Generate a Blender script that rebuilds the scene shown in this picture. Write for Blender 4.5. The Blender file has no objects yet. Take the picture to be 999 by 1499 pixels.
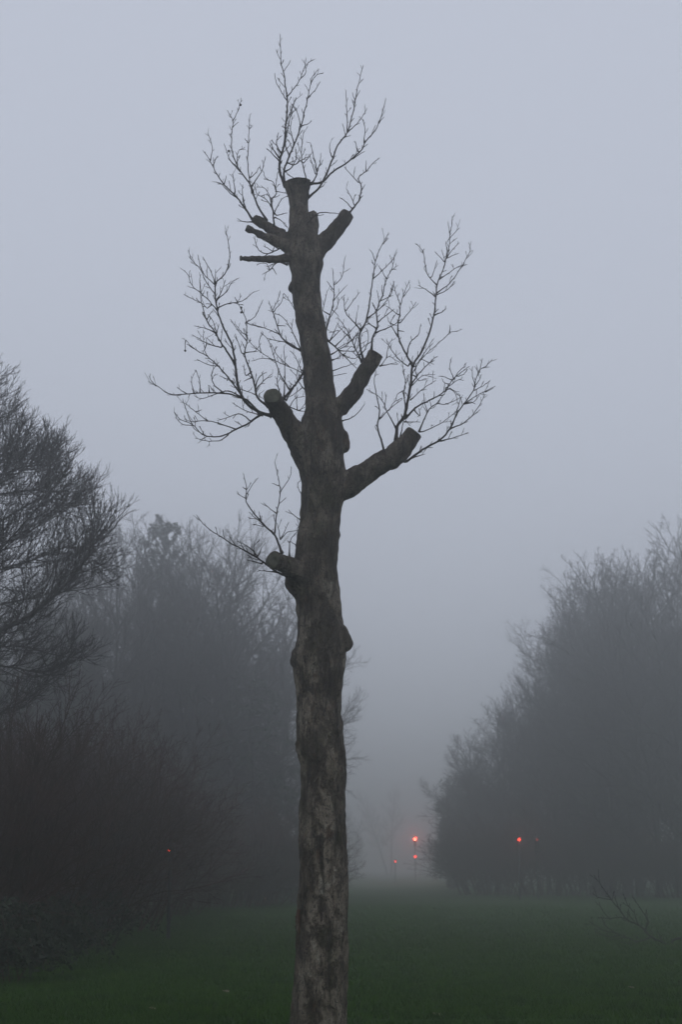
import bpy, bmesh, math, random
import numpy as np
from mathutils import Vector, Quaternion, Matrix, noise

SC = bpy.context.scene
COL = SC.collection
UP = Vector((0, 0, 1))

# ------------------------------------------------------------------ camera
FPX, CX, CY = 2100.0, 499.5, 749.5
EYE = 1.6
PITCH = math.atan(520.0 / FPX)
cam_d = bpy.data.cameras.new('camera')
cam = bpy.data.objects.new('camera', cam_d)
COL.objects.link(cam)
cam.location = (0, 0, EYE)
cam.rotation_euler = (math.pi / 2 + PITCH, 0, 0)
cam_d.sensor_fit = 'VERTICAL'
cam_d.sensor_height = 22.3
cam_d.sensor_width = 14.9
cam_d.lens = FPX / 1499.0 * 22.3
cam_d.clip_start = 0.1
cam_d.clip_end = 3000
cam_d.dof.use_dof = True
cam_d.dof.focus_distance = 12.9
cam_d.dof.aperture_fstop = 1.7
SC.camera = cam

# ------------------------------------------------------------------ sky, sun, exposure
SUN_EL, SUN_ROT = math.radians(12), math.radians(160)
world = bpy.data.worlds.new('World')
SC.world = world
world.use_nodes = True
nt = world.node_tree
nt.nodes.clear()
w_out = nt.nodes.new('ShaderNodeOutputWorld')
sky = nt.nodes.new('ShaderNodeTexSky')
sky.sky_type = 'NISHITA'
sky.sun_disc = False
sky.sun_elevation = SUN_EL
sky.sun_rotation = SUN_ROT
bg_sky = nt.nodes.new('ShaderNodeBackground')
bg_sky.inputs['Strength'].default_value = 0.05
nt.links.new(sky.outputs[0], bg_sky.inputs['Color'])
bg_cloud = nt.nodes.new('ShaderNodeBackground')          # the even grey overcast
bg_cloud.inputs['Color'].default_value = (0.785, 0.838, 0.985, 1)
bg_cloud.inputs['Strength'].default_value = 0.745
w_mix = nt.nodes.new('ShaderNodeMixShader')
w_mix.inputs[0].default_value = 0.92
nt.links.new(bg_sky.outputs[0], w_mix.inputs[1])
nt.links.new(bg_cloud.outputs[0], w_mix.inputs[2])
nt.links.new(w_mix.outputs[0], w_out.inputs['Surface'])

sun_d = bpy.data.lights.new('sun', 'SUN')
sun_d.energy = 0.08
sun_d.angle = math.radians(60)
sun_d.color = (1, 0.95, 0.9)
sun = bpy.data.objects.new('sun', sun_d)
COL.objects.link(sun)
sun.rotation_euler = (math.pi / 2 - SUN_EL, 0, math.radians(180) - SUN_ROT)

SC.view_settings.view_transform = 'Standard'
SC.view_settings.look = 'None'
SC.view_settings.exposure = 0.0
SC.view_settings.gamma = 1.0
SC.view_settings.use_curve_mapping = False
cy = SC.cycles
cy.max_bounces = 4
cy.diffuse_bounces = 2
cy.glossy_bounces = 1
cy.transmission_bounces = 1
cy.volume_bounces = 3
cy.transparent_max_bounces = 8
cy.use_denoising = True
cy.use_adaptive_sampling = True
cy.adaptive_threshold = 0.01
HAZE_DENSITY = 0.0093
HAZE_COLOR = (0.865, 0.875, 0.865, 1)

# ------------------------------------------------------------------ helpers
def ray(px, py):
    u, v = (px - CX) / FPX, (CY - py) / FPX
    return Vector((u, math.cos(PITCH) - v * math.sin(PITCH), math.sin(PITCH) + v * math.cos(PITCH)))

def P(px, py, D):
    r = ray(px, py)
    return Vector((0, 0, EYE)) + r * (D / r.y)

def mpp(py, D):
    return D / ray(CX, py).y / FPX

def X_at(px, D):
    return (px - CX) / FPX * D / math.cos(PITCH) * 0.955

def principled(name, rough=0.9, spec=0.2):
    m = bpy.data.materials.new(name)
    m.use_nodes = True
    b = m.node_tree.nodes['Principled BSDF']
    b.inputs['Roughness'].default_value = rough
    b.inputs['Specular IOR Level'].default_value = spec
    return m, m.node_tree, b

def ramp(nt, fac, stops):
    r = nt.nodes.new('ShaderNodeValToRGB')
    el = r.color_ramp.elements
    while len(el) < len(stops):
        el.new(0.5)
    for e, (p, c) in zip(el, stops):
        e.position = p
        e.color = (*c, 1)
    nt.links.new(fac, r.inputs[0])
    return r.outputs[0]

def noise_node(nt, vec, scale, detail=4, rough=0.6, dist=0.0):
    n = nt.nodes.new('ShaderNodeTexNoise')
    n.inputs['Scale'].default_value = scale
    n.inputs['Detail'].default_value = detail
    n.inputs['Roughness'].default_value = rough
    n.inputs['Distortion'].default_value = dist
    nt.links.new(vec, n.inputs['Vector'])
    return n.outputs['Fac']

def mapping(nt, scale=(1, 1, 1), loc=(0, 0, 0)):
    tc = nt.nodes.new('ShaderNodeTexCoord')
    mp = nt.nodes.new('ShaderNodeMapping')
    mp.inputs['Scale'].default_value = scale
    mp.inputs['Location'].default_value = loc
    nt.links.new(tc.outputs['Object'], mp.inputs['Vector'])
    return mp.outputs[0]

def mix_rgb(nt, fac, a, b, mode='MIX'):
    m = nt.nodes.new('ShaderNodeMix')
    m.data_type = 'RGBA'
    m.blend_type = mode
    for s, v in ((m.inputs[0], fac), (m.inputs[6], a), (m.inputs[7], b)):
        if hasattr(v, 'links'):
            nt.links.new(v, s)
        elif isinstance(v, (int, float)):
            s.default_value = v
        else:
            s.default_value = (*v, 1)
    return m.outputs[2]

def bump(nt, bsdf, height, strength, dist):
    b = nt.nodes.new('ShaderNodeBump')
    b.inputs['Strength'].default_value = strength
    b.inputs['Distance'].default_value = dist
    nt.links.new(height, b.inputs['Height'])
    nt.links.new(b.outputs[0], bsdf.inputs['Normal'])

def noisy_material(name, a, b, scale=3.0, rough=0.9, stretch=(1, 1, 1)):
    m, nt, bs = principled(name, rough)
    f = noise_node(nt, mapping(nt, stretch), scale, 5)
    nt.links.new(ramp(nt, f, [(0.35, a), (0.65, b)]), bs.inputs['Base Color'])
    return m

# --- materials
def make_bark():
    m, nt, bs = principled('plane_bark', 0.85, 0.25)
    n1 = noise_node(nt, mapping(nt, (1, 1, 0.5)), 9.5, 7, 0.72, 0.3)               # large flaked plates
    n2 = noise_node(nt, mapping(nt, (1, 1, 0.60), (3, 8, 2)), 25.0, 6, 0.72, 0.4)   # small flakes
    n3 = noise_node(nt, mapping(nt, (1, 1, 0.7), (9, 1, 5)), 34.0, 4, 0.65, 0.4)    # pits and lichen
    tone = noise_node(nt, mapping(nt, (1, 1, 0.4), (2, 6, 7)), 12.0, 4, 0.6, 0.3)
    big = noise_node(nt, mapping(nt, (1, 1, 0.45), (7, 2, 1)), 2.4, 3, 0.5, 0.5)
    streak = noise_node(nt, mapping(nt, (1, 1, 0.10), (3, 1, 0)), 17.0, 4, 0.6, 0.4)
    fine = noise_node(nt, mapping(nt, (1, 1, 0.5)), 90.0, 3, 0.75)
    dark = ramp(nt, tone, [(0.35, (0.045, 0.036, 0.028)), (0.65, (0.098, 0.079, 0.060))])
    mid = ramp(nt, tone, [(0.35, (0.160, 0.128, 0.096)), (0.65, (0.225, 0.185, 0.142))])
    lite = ramp(nt, tone, [(0.35, (0.215, 0.176, 0.135)), (0.55, (0.28, 0.236, 0.182)), (0.7, (0.37, 0.345, 0.28))])
    k = lambda f, lo, hi, top=1.0: ramp(nt, f, [(lo, (0, 0, 0)), (hi, (top, top, top))])
    c = mix_rgb(nt, k(n1, 0.425, 0.455), dark, mid)
    c = mix_rgb(nt, k(n1, 0.520, 0.540), c, lite)
    c = mix_rgb(nt, k(n2, 0.56, 0.585, 0.85), c, dark)
    c = mix_rgb(nt, k(n2, 0.60, 0.64, 0.7), c, mid)
    c = mix_rgb(nt, ramp(nt, n2, [(0.36, (0.8, 0.8, 0.8)), (0.40, (0, 0, 0))]), c, lite)
    c = mix_rgb(nt, k(n3, 0.60, 0.63, 0.8), c, (0.022, 0.018, 0.015))
    c = mix_rgb(nt, k(big, 0.50, 0.58, 0.66), c, dark)
    tcz = nt.nodes.new('ShaderNodeTexCoord')
    sep = nt.nodes.new('ShaderNodeSeparateXYZ')
    nt.links.new(tcz.outputs['Object'], sep.inputs[0])
    mr = nt.nodes.new('ShaderNodeMapRange')          # upper stem's dark look against the sky, painted into the bark colour
    mr.inputs['From Min'].default_value = 2.4
    mr.inputs['From Max'].default_value = 5.6
    mr.inputs['To Max'].default_value = 0.42
    nt.links.new(sep.outputs[2], mr.inputs['Value'])
    c = mix_rgb(nt, mr.outputs[0], c, ramp(nt, n2, [(0.42, (0.030, 0.026, 0.020)), (0.58, (0.085, 0.075, 0.052))]))
    c = mix_rgb(nt, ramp(nt, streak, [(0.36, (0.7, 0.7, 0.7)), (0.42, (0, 0, 0))]), c, (0.030, 0.025, 0.020))
    alg = noise_node(nt, mapping(nt, (1, 1, 0.6), (1, 9, 4)), 4.0, 5, 0.65, 0.3)
    c = mix_rgb(nt, k(alg, 0.54, 0.66, 0.4), c, (0.080, 0.076, 0.036))
    rst = noise_node(nt, mapping(nt, (1, 1, 0.5), (4, 4, 9)), 11.0, 4, 0.6, 0.3)
    c = mix_rgb(nt, k(rst, 0.62, 0.68, 0.5), c, (0.15, 0.085, 0.055))
    c = mix_rgb(nt, 0.5, c, ramp(nt, fine, [(0.36, (0.35, 0.35, 0.35)), (0.62, (1.35, 1.35, 1.35))]), 'MULTIPLY')
    nt.links.new(c, bs.inputs['Base Color'])
    ad = nt.nodes.new('ShaderNodeMath'); ad.operation = 'ADD'
    nt.links.new(k(n1, 0.44, 0.5), ad.inputs[0]); nt.links.new(n2, ad.inputs[1])
    ad2 = nt.nodes.new('ShaderNodeMath'); ad2.operation = 'ADD'
    nt.links.new(ad.outputs[0], ad2.inputs[0]); nt.links.new(fine, ad2.inputs[1])
    bump(nt, bs, ad2.outputs[0], 0.9, 0.025)
    return m

def make_cut():
    m, nt, bs = principled('weathered_end_grain', 0.9, 0.15)
    v = mapping(nt)
    f = noise_node(nt, v, 14, 5)
    c = ramp(nt, f, [(0.35, (0.060, 0.060, 0.045)), (0.55, (0.105, 0.105, 0.075)), (0.7, (0.15, 0.145, 0.11))])
    nt.links.new(c, bs.inputs['Base Color'])
    bump(nt, bs, f, 0.5, 0.01)
    return m

def make_grass_ground():
    m, nt, bs = principled('lawn', 0.95, 0.1)
    v = mapping(nt)
    a = noise_node(nt, v, 0.35, 4)
    b = noise_node(nt, v, 14.0, 5, 0.7)
    c1 = ramp(nt, a, [(0.35, (0.015, 0.058, 0.003)), (0.65, (0.028, 0.083, 0.005))])
    c2 = ramp(nt, b, [(0.3, (0.35, 0.38, 0.3)), (0.7, (1.25, 1.2, 1.1))])
    nt.links.new(mix_rgb(nt, 0.8, c1, c2, 'MULTIPLY'), bs.inputs['Base Color'])
    bump(nt, bs, b, 0.8, 0.05)
    return m

def emit(name, col, strength):
    m = bpy.data.materials.new(name)
    m.use_nodes = True
    nt = m.node_tree
    nt.nodes.clear()
    o = nt.nodes.new('ShaderNodeOutputMaterial')
    e = nt.nodes.new('ShaderNodeEmission')
    e.inputs[0].default_value = (*col, 1)
    e.inputs[1].default_value = strength
    nt.links.new(e.outputs[0], o.inputs['Surface'])
    return m

M = {
    'bark': make_bark(),
    'cut': make_cut(),
    'twig': noisy_material('plane_twig', (0.020, 0.016, 0.014), (0.050, 0.040, 0.032), 30),
    'tree_wood': noisy_material('winter_bark', (0.020, 0.018, 0.016), (0.050, 0.045, 0.040), 2.5, stretch=(1, 1, 0.3)),
    'tree_twig': noisy_material('winter_twig', (0.022, 0.019, 0.017), (0.045, 0.038, 0.034), 1.5),
    'shrub_twig': noisy_material('thicket_twig', (0.034, 0.016, 0.010), (0.066, 0.030, 0.020), 2),
    'birch_wood': noisy_material('birch_bark', (0.06, 0.055, 0.05), (0.18, 0.17, 0.16), 5, stretch=(1, 1, 2)),
    'holly': noisy_material('evergreen_leaf', (0.012, 0.022, 0.012), (0.030, 0.048, 0.024), 2, 0.6),
    'needle': noisy_material('pine_needle', (0.018, 0.030, 0.018), (0.036, 0.052, 0.028), 2, 0.8),
    'bramble': noisy_material('bramble_leaf', (0.015, 0.022, 0.013), (0.034, 0.044, 0.022), 3, 0.7),
    'lawn': make_grass_ground(),
    'blade': noisy_material('grass_blade', (0.017, 0.056, 0.002), (0.040, 0.096, 0.004), 1.6),
    'asphalt': noisy_material('asphalt', (0.035, 0.035, 0.037), (0.055, 0.055, 0.057), 6),
    'kerb': noisy_material('kerb_stone', (0.18, 0.18, 0.17), (0.28, 0.27, 0.26), 5),
    'paint': noisy_material('road_paint', (0.5, 0.5, 0.48), (0.75, 0.75, 0.72), 8),
    'post': noisy_material('dark_post', (0.025, 0.025, 0.025), (0.04, 0.04, 0.04), 6, 0.5),
    'black': noisy_material('black_plastic', (0.012, 0.012, 0.012), (0.022, 0.022, 0.022), 6, 0.5),
    'glass_dark': noisy_material('unlit_lens', (0.02, 0.02, 0.015), (0.035, 0.03, 0.02), 20, 0.2),
    'ball': noisy_material('seed_ball', (0.016, 0.012, 0.010), (0.035, 0.028, 0.02), 40),
    'flap': noisy_material('rust_flake', (0.050, 0.028, 0.019), (0.105, 0.052, 0.033), 25),
    'leaf': noisy_material('dead_leaf', (0.22, 0.19, 0.13), (0.34, 0.30, 0.22), 10),
}

def link(name, V, F, mat=None, parent=None, loc=(0, 0, 0), smooth=True):
    me = bpy.data.meshes.new(name)
    V = np.asarray(V, dtype=np.float32).reshape(-1, 3)
    if isinstance(F, np.ndarray):
        k = F.shape[1]
        me.vertices.add(len(V))
        me.vertices.foreach_set('co', V.ravel())
        me.loops.add(F.size)
        me.loops.foreach_set('vertex_index', F.ravel().astype(np.int32))
        me.polygons.add(len(F))
        me.polygons.foreach_set('loop_start', np.arange(0, F.size, k, dtype=np.int32))
        me.polygons.foreach_set('loop_total', np.full(len(F), k, dtype=np.int32))
        me.update(calc_edges=True)
        me.validate()
    else:
        me.from_pydata([tuple(v) for v in V], [], F)
        me.update()
    if smooth:
        me.polygons.foreach_set('use_smooth', np.ones(len(me.polygons), dtype=bool))
    if mat:
        me.materials.append(mat)
    o = bpy.data.objects.new(name, me)
    COL.objects.link(o)
    o.location = loc
    if parent:
        o.parent = parent
    return o

def thing(name, label, cat, loc=(0, 0, 0), rotz=0.0, group=None):
    o = bpy.data.objects.new(name, None)
    o.empty_display_size = 0.2
    COL.objects.link(o)
    o.location = loc
    o.rotation_euler = (0, 0, rotz)
    tag(o, label, cat, group)
    return o

def tag(o, label, cat, group=None):
    o['label'] = label
    o['category'] = cat
    if group:
        o['group'] = group
    return o

def copy_thing(root, loc, rotz, scale, label, group=None):
    r = root.copy()
    COL.objects.link(r)
    r.location = loc
    r.rotation_euler = (0, 0, rotz)
    r.scale = scale
    r['label'] = label
    if group:
        r['group'] = group
    for ch in list(root.children):
        c = ch.copy()
        COL.objects.link(c)
        c.parent = r
        for g in list(ch.children):
            d = g.copy()
            COL.objects.link(d)
            d.parent = c
    return r

class Geo:
    """collects quads"""
    def __init__(self):
        self.V, self.F, self.n = [], [], 0
    def add(self, V, F):
        self.V.append(np.asarray(V, dtype=np.float32).reshape(-1, 3))
        self.F.append(np.asarray(F, dtype=np.int32) + self.n)
        self.n += len(self.V[-1])
    def tubes(self, lines, sides):
        """lines: list of (points, radii); batched by point count"""
        by = {}
        for pts, rad in lines:
            by.setdefault(len(pts), []).append((pts, rad))
        for n, items in by.items():
            A = np.array([[tuple(p) for p in pts] for pts, _ in items], dtype=np.float64)
            R = np.array([rad for _, rad in items], dtype=np.float64)
            m = len(A)
            t = np.gradient(A, axis=1)
            t /= np.linalg.norm(t, axis=2, keepdims=True) + 1e-12
            mean = t.mean(axis=1)
            ax = np.argmin(np.abs(mean), axis=1)
            ref = np.eye(3)[ax][:, None, :]
            u = np.cross(t, ref)
            u /= np.linalg.norm(u, axis=2, keepdims=True) + 1e-12
            w = np.cross(t, u)
            a = np.arange(sides) * 2 * math.pi / sides
            ring = (A[:, :, None, :] + R[:, :, None, None] *
                    (np.cos(a)[None, None, :, None] * u[:, :, None, :] + np.sin(a)[None, None, :, None] * w[:, :, None, :]))
            idx = np.arange(m * n * sides).reshape(m, n, sides)
            j = np.roll(np.arange(sides), -1)
            q = np.stack([idx[:, :-1, :], idx[:, :-1, j], idx[:, 1:, j], idx[:, 1:, :]], axis=-1).reshape(-1, 4)
            self.add(ring.reshape(-1, 3), q)
    def build(self, name, mat, parent=None, loc=(0, 0, 0), smooth=True):
        return link(name, np.concatenate(self.V), np.concatenate(self.F), mat, parent, loc, smooth)

def leaf_cloud(geo, centers, radii, count, size, rng, squash=1.0):
    """many small leaf quads spread through clump volumes"""
    centers = np.asarray(centers, dtype=float)
    radii = np.asarray(radii, dtype=float)
    k = rng.randint(0, len(centers), count)
    d = rng.normal(size=(count, 3))
    d /= np.linalg.norm(d, axis=1, keepdims=True)
    r = rng.rand(count) ** 0.45
    p = centers[k] + d * (r * radii[k])[:, None] * np.array([1, 1, squash])
    u = rng.normal(size=(count, 3))
    u /= np.linalg.norm(u, axis=1, keepdims=True)
    w = np.cross(u, rng.normal(size=(count, 3)))
    w /= np.linalg.norm(w, axis=1, keepdims=True)
    s = size * (0.6 + 0.8 * rng.rand(count))[:, None]
    q = np.stack([p - u * s, p + w * s * 0.45, p + u * s, p - w * s * 0.45], axis=1).reshape(-1, 3)
    geo.add(q, np.arange(count * 4).reshape(-1, 4))

# ------------------------------------------------------------------ ground, road
def ground_z(x, y):
    return 0.0

g = Geo()
xs = np.concatenate([np.linspace(-520, -60, 12), np.linspace(-50, 50, 41), np.linspace(60, 520, 12)])
ys = np.concatenate([np.linspace(-100, -10, 8), np.linspace(0, 110, 56), np.linspace(120, 560, 16)])
gx, gy = np.meshgrid(xs, ys)
gz = np.array([0.06 * noise.noise(Vector((a * 0.09, b * 0.09, 0))) if 16 < b < 110 else 0.0 for a, b in zip(gx.ravel(), gy.ravel())])
idx = np.arange(gx.size).reshape(gx.shape)
q = np.stack([idx[:-1, :-1], idx[:-1, 1:], idx[1:, 1:], idx[1:, :-1]], axis=-1).reshape(-1, 4)
g.add(np.stack([gx.ravel(), gy.ravel(), gz], axis=1), q)
lawn = g.build('ground', M['lawn'])
lawn['kind'] = 'structure'

# grass blades over the near lawn
def grass():
    rng = np.random.RandomState(5)
    n = 190000
    y = 13.0 + 52.0 * (1 - np.sqrt(1 - rng.rand(n) ** 1.3))
    x = (rng.rand(n) * 2 - 1) * (0.27 * y + 1.5)
    z = np.array([0.06 * noise.noise(Vector((a * 0.09, b * 0.09, 0))) if b > 16 else 0 for a, b in zip(x, y)]) - 0.004
    tuft = np.array([noise.noise(Vector((a * 0.9, b * 0.9, 3))) for a, b in zip(x, y)])
    h = (0.035 + 0.05 * rng.rand(n)) * (1 + 0.5 * tuft)
    a = rng.rand(n) * 2 * math.pi
    wd = 0.006 + y * 0.00022
    lx, ly = np.cos(a) * h * 0.6, np.sin(a) * h * 0.6
    b = rng.rand(n) * 2 * math.pi
    p0 = np.stack([x - np.cos(b) * wd, y - np.sin(b) * wd, z], 1)
    p1 = np.stack([x + np.cos(b) * wd, y + np.sin(b) * wd, z], 1)
    p2 = np.stack([x + lx, y + ly, z + h], 1)
    V = np.stack([p0, p1, p2], 1).reshape(-1, 3)
    o = link('grass', V, np.arange(n * 3).reshape(-1, 3), M['blade'], smooth=False)
    o['kind'] = 'stuff'
    o['label'] = 'short damp green grass covering the near lawn'
    o['category'] = 'grass'
grass()

# ------------------------------------------------------------------ the lopped plane tree
TD = 12.6
BASE = Vector((P(467, 1537, TD).x, TD, 0))
plane = thing('lopped_tree', 'tall lopped tree with mottled bark, sawn limbs and thin shoots alone on the lawn', 'tree', BASE)

# left and right outline of the stem, down the photograph
OUT = [(268, 416, 456), (275, 419, 454), (285, 422, 451.5), (297, 423.5, 450), (312, 424, 451), (330, 423, 456), (345, 421, 464),
       (360, 419, 470), (375, 420, 473), (390, 424, 472), (410, 428, 468.5), (430, 429, 469), (460, 431.5, 474), (490, 438, 479.5),
       (520, 441.5, 484), (545, 444, 487), (570, 446, 489), (592, 447, 493), (612, 444, 499), (630, 440, 503), (650, 438, 504),
       (668, 437, 504), (690, 439, 507), (712, 442, 506), (741, 441.6, 502), (771, 438, 498), (800, 435, 496), (828, 433, 494),
       (850, 433, 494.5), (872, 434, 497), (892, 434, 499), (914, 434.5, 502), (938, 433, 506), (960, 430, 506), (978, 430, 504.5),
       (1003, 432, 501), (1032, 433.5, 500), (1060, 434, 502), (1079, 434.5, 503.5), (1095, 434.5, 505), (1115, 439.5, 506.5),
       (1140, 441, 506.5), (1176, 439, 505.5), (1212, 437, 505.5), (1248, 438, 507.5), (1294, 438.5, 509.5), (1338, 435, 509),
       (1374, 433, 509), (1410, 432, 509), (1446, 429.5, 508.7), (1482, 427, 508.5), (1510, 423, 511), (1528, 418, 516), (1545, 410, 526)]

# limbs: (px, py, radius px, depth offset m)
LIMBS = [
    ('sawn_limb', 'short thick sawn limb rising right just below the top cut', [(455, 376, 15, 0), (470, 361, 13.5, 0.02), (484, 346, 12, 0.05), (497, 329, 11, 0.08), (508.5, 313.5, 9.6, 0.1)]),
    ('sawn_limb', 'torn upper limb stub reaching left below the top cut', [(432, 362, 12, 0), (415, 347, 10, 0.06), (395, 334, 8.5, 0.12), (374, 320.5, 6.6, 0.18)]),
    ('sawn_limb', 'lower split limb stub pointing left below the top cut', [(432, 370, 11, 0), (413, 357, 8.6, -0.06), (390, 346.5, 6.4, -0.1), (361, 334, 5.0, -0.14)]),
    ('sawn_limb', 'thin straight horizontal branch stub sawn off at its left end', [(438, 376, 7.5, 0), (420, 377.5, 5.6, -0.08), (395, 379.5, 4.7, -0.14), (352.5, 378, 4.1, -0.22)]),
    ('sawn_limb', 'mid height sawn limb curving up to the right with mottled bark', [(472, 612, 17, 0), (492, 600, 14, -0.04), (510, 584, 12.5, -0.08), (526, 561, 11.5, -0.11), (538, 539, 11.3, -0.13), (550.5, 517.5, 11, -0.15)]),
    ('sawn_limb', 'longest sawn limb, reaching right and up from the stem', [(482, 716, 28, 0), (505, 710, 22, -0.05), (528, 697, 17.5, -0.1), (552, 682, 16.5, -0.14), (577, 668, 17, -0.18), (594, 650, 14.5, -0.2), (607.5, 632.5, 11.8, -0.22)]),
    ('sawn_limb', 'left sawn limb with its round cut end facing forward', [(462, 684, 24, 0), (447, 660, 20, -0.06), (431, 634, 17, -0.14), (416, 611, 14.8, -0.25), (404, 592, 13.2, -0.36), (399, 579.5, 12.6, -0.5)]),
    ('sawn_limb', 'lowest sawn limb stub with oval cut end facing left', [(466, 866, 25, -0.02), (448, 848, 18, -0.1), (428, 832, 13.5, -0.2), (412, 824, 12.2, -0.27), (400.5, 820.5, 12.0, -0.36)]),
    ('sawn_limb', 'small rounded stub behind the stem near the top', [(450, 352, 11, 0.03), (456, 336, 10, 0.1), (457.5, 322, 9, 0.14), (457, 313, 8.0, 0.17)]),
]
BURLS = [(428, 421, 5.5, 0), (431, 416, 6, 0), (496, 640, 14, -0.02), (501, 649, 10.5, -0.02), (504.5, 655, 7.5, -0.02), (492, 776, 6, 0), (494, 783, 6.5, 0),
         (493, 918, 11, -0.04), (499, 929, 12, -0.03), (504, 938, 10.5, -0.02), (507, 942, 9.5, -0.02), (442, 946, 12, -0.01), (438, 957, 12, -0.01), (433.5, 967, 10, -0.01),
         (438, 842, 18, -0.06), (433, 852, 14.5, -0.06), (433, 863, 10, -0.05), (437, 1090, 5, 0), (438, 1097, 5.5, 0), (470, 640, 24, -0.03)]

def catmull(cp, per=8):
    cp = [np.array(c, dtype=float) for c in cp]
    cp = [2 * cp[0] - cp[1]] + cp + [2 * cp[-1] - cp[-2]]
    out = []
    for i in range(1, len(cp) - 2):
        for k in range(per):
            t = k / per
            a, b, c, d = cp[i - 1:i + 3]
            out.append(0.5 * (2 * b + (c - a) * t + (2 * a - 5 * b + 4 * c - d) * t * t + (3 * b - a - 3 * c + d) * t ** 3))
    out.append(cp[-2])
    return np.array(out)

def closed_tube(geo_v, geo_f, pts, rad, sides, ell=None):
    pts = np.asarray(pts)
    t = np.gradient(pts, axis=0)
    t /= np.linalg.norm(t, axis=1, keepdims=True)
    ref = np.array([0, 1, 0]) if abs(t.mean(0)[1]) < 0.8 else np.array([1, 0, 0])
    u = np.cross(t, ref); u /= np.linalg.norm(u, axis=1, keepdims=True)
    w = np.cross(t, u)
    b = len(geo_v)
    for p, r, uu, ww in zip(pts, rad, u, w):
        for k in range(sides):
            a = 2 * math.pi * k / sides
            geo_v.append(p + r * (math.cos(a) * uu + math.sin(a) * ww))
    n = len(pts)
    for i in range(n - 1):
        for k in range(sides):
            k2 = (k + 1) % sides
            geo_f.append((b + i * sides + k, b + i * sides + k2, b + (i + 1) * sides + k2, b + (i + 1) * sides + k))
    geo_f.append(tuple(b + k for k in range(sides))[::-1])
    geo_f.append(tuple(b + (n - 1) * sides + k for k in range(sides)))

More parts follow.
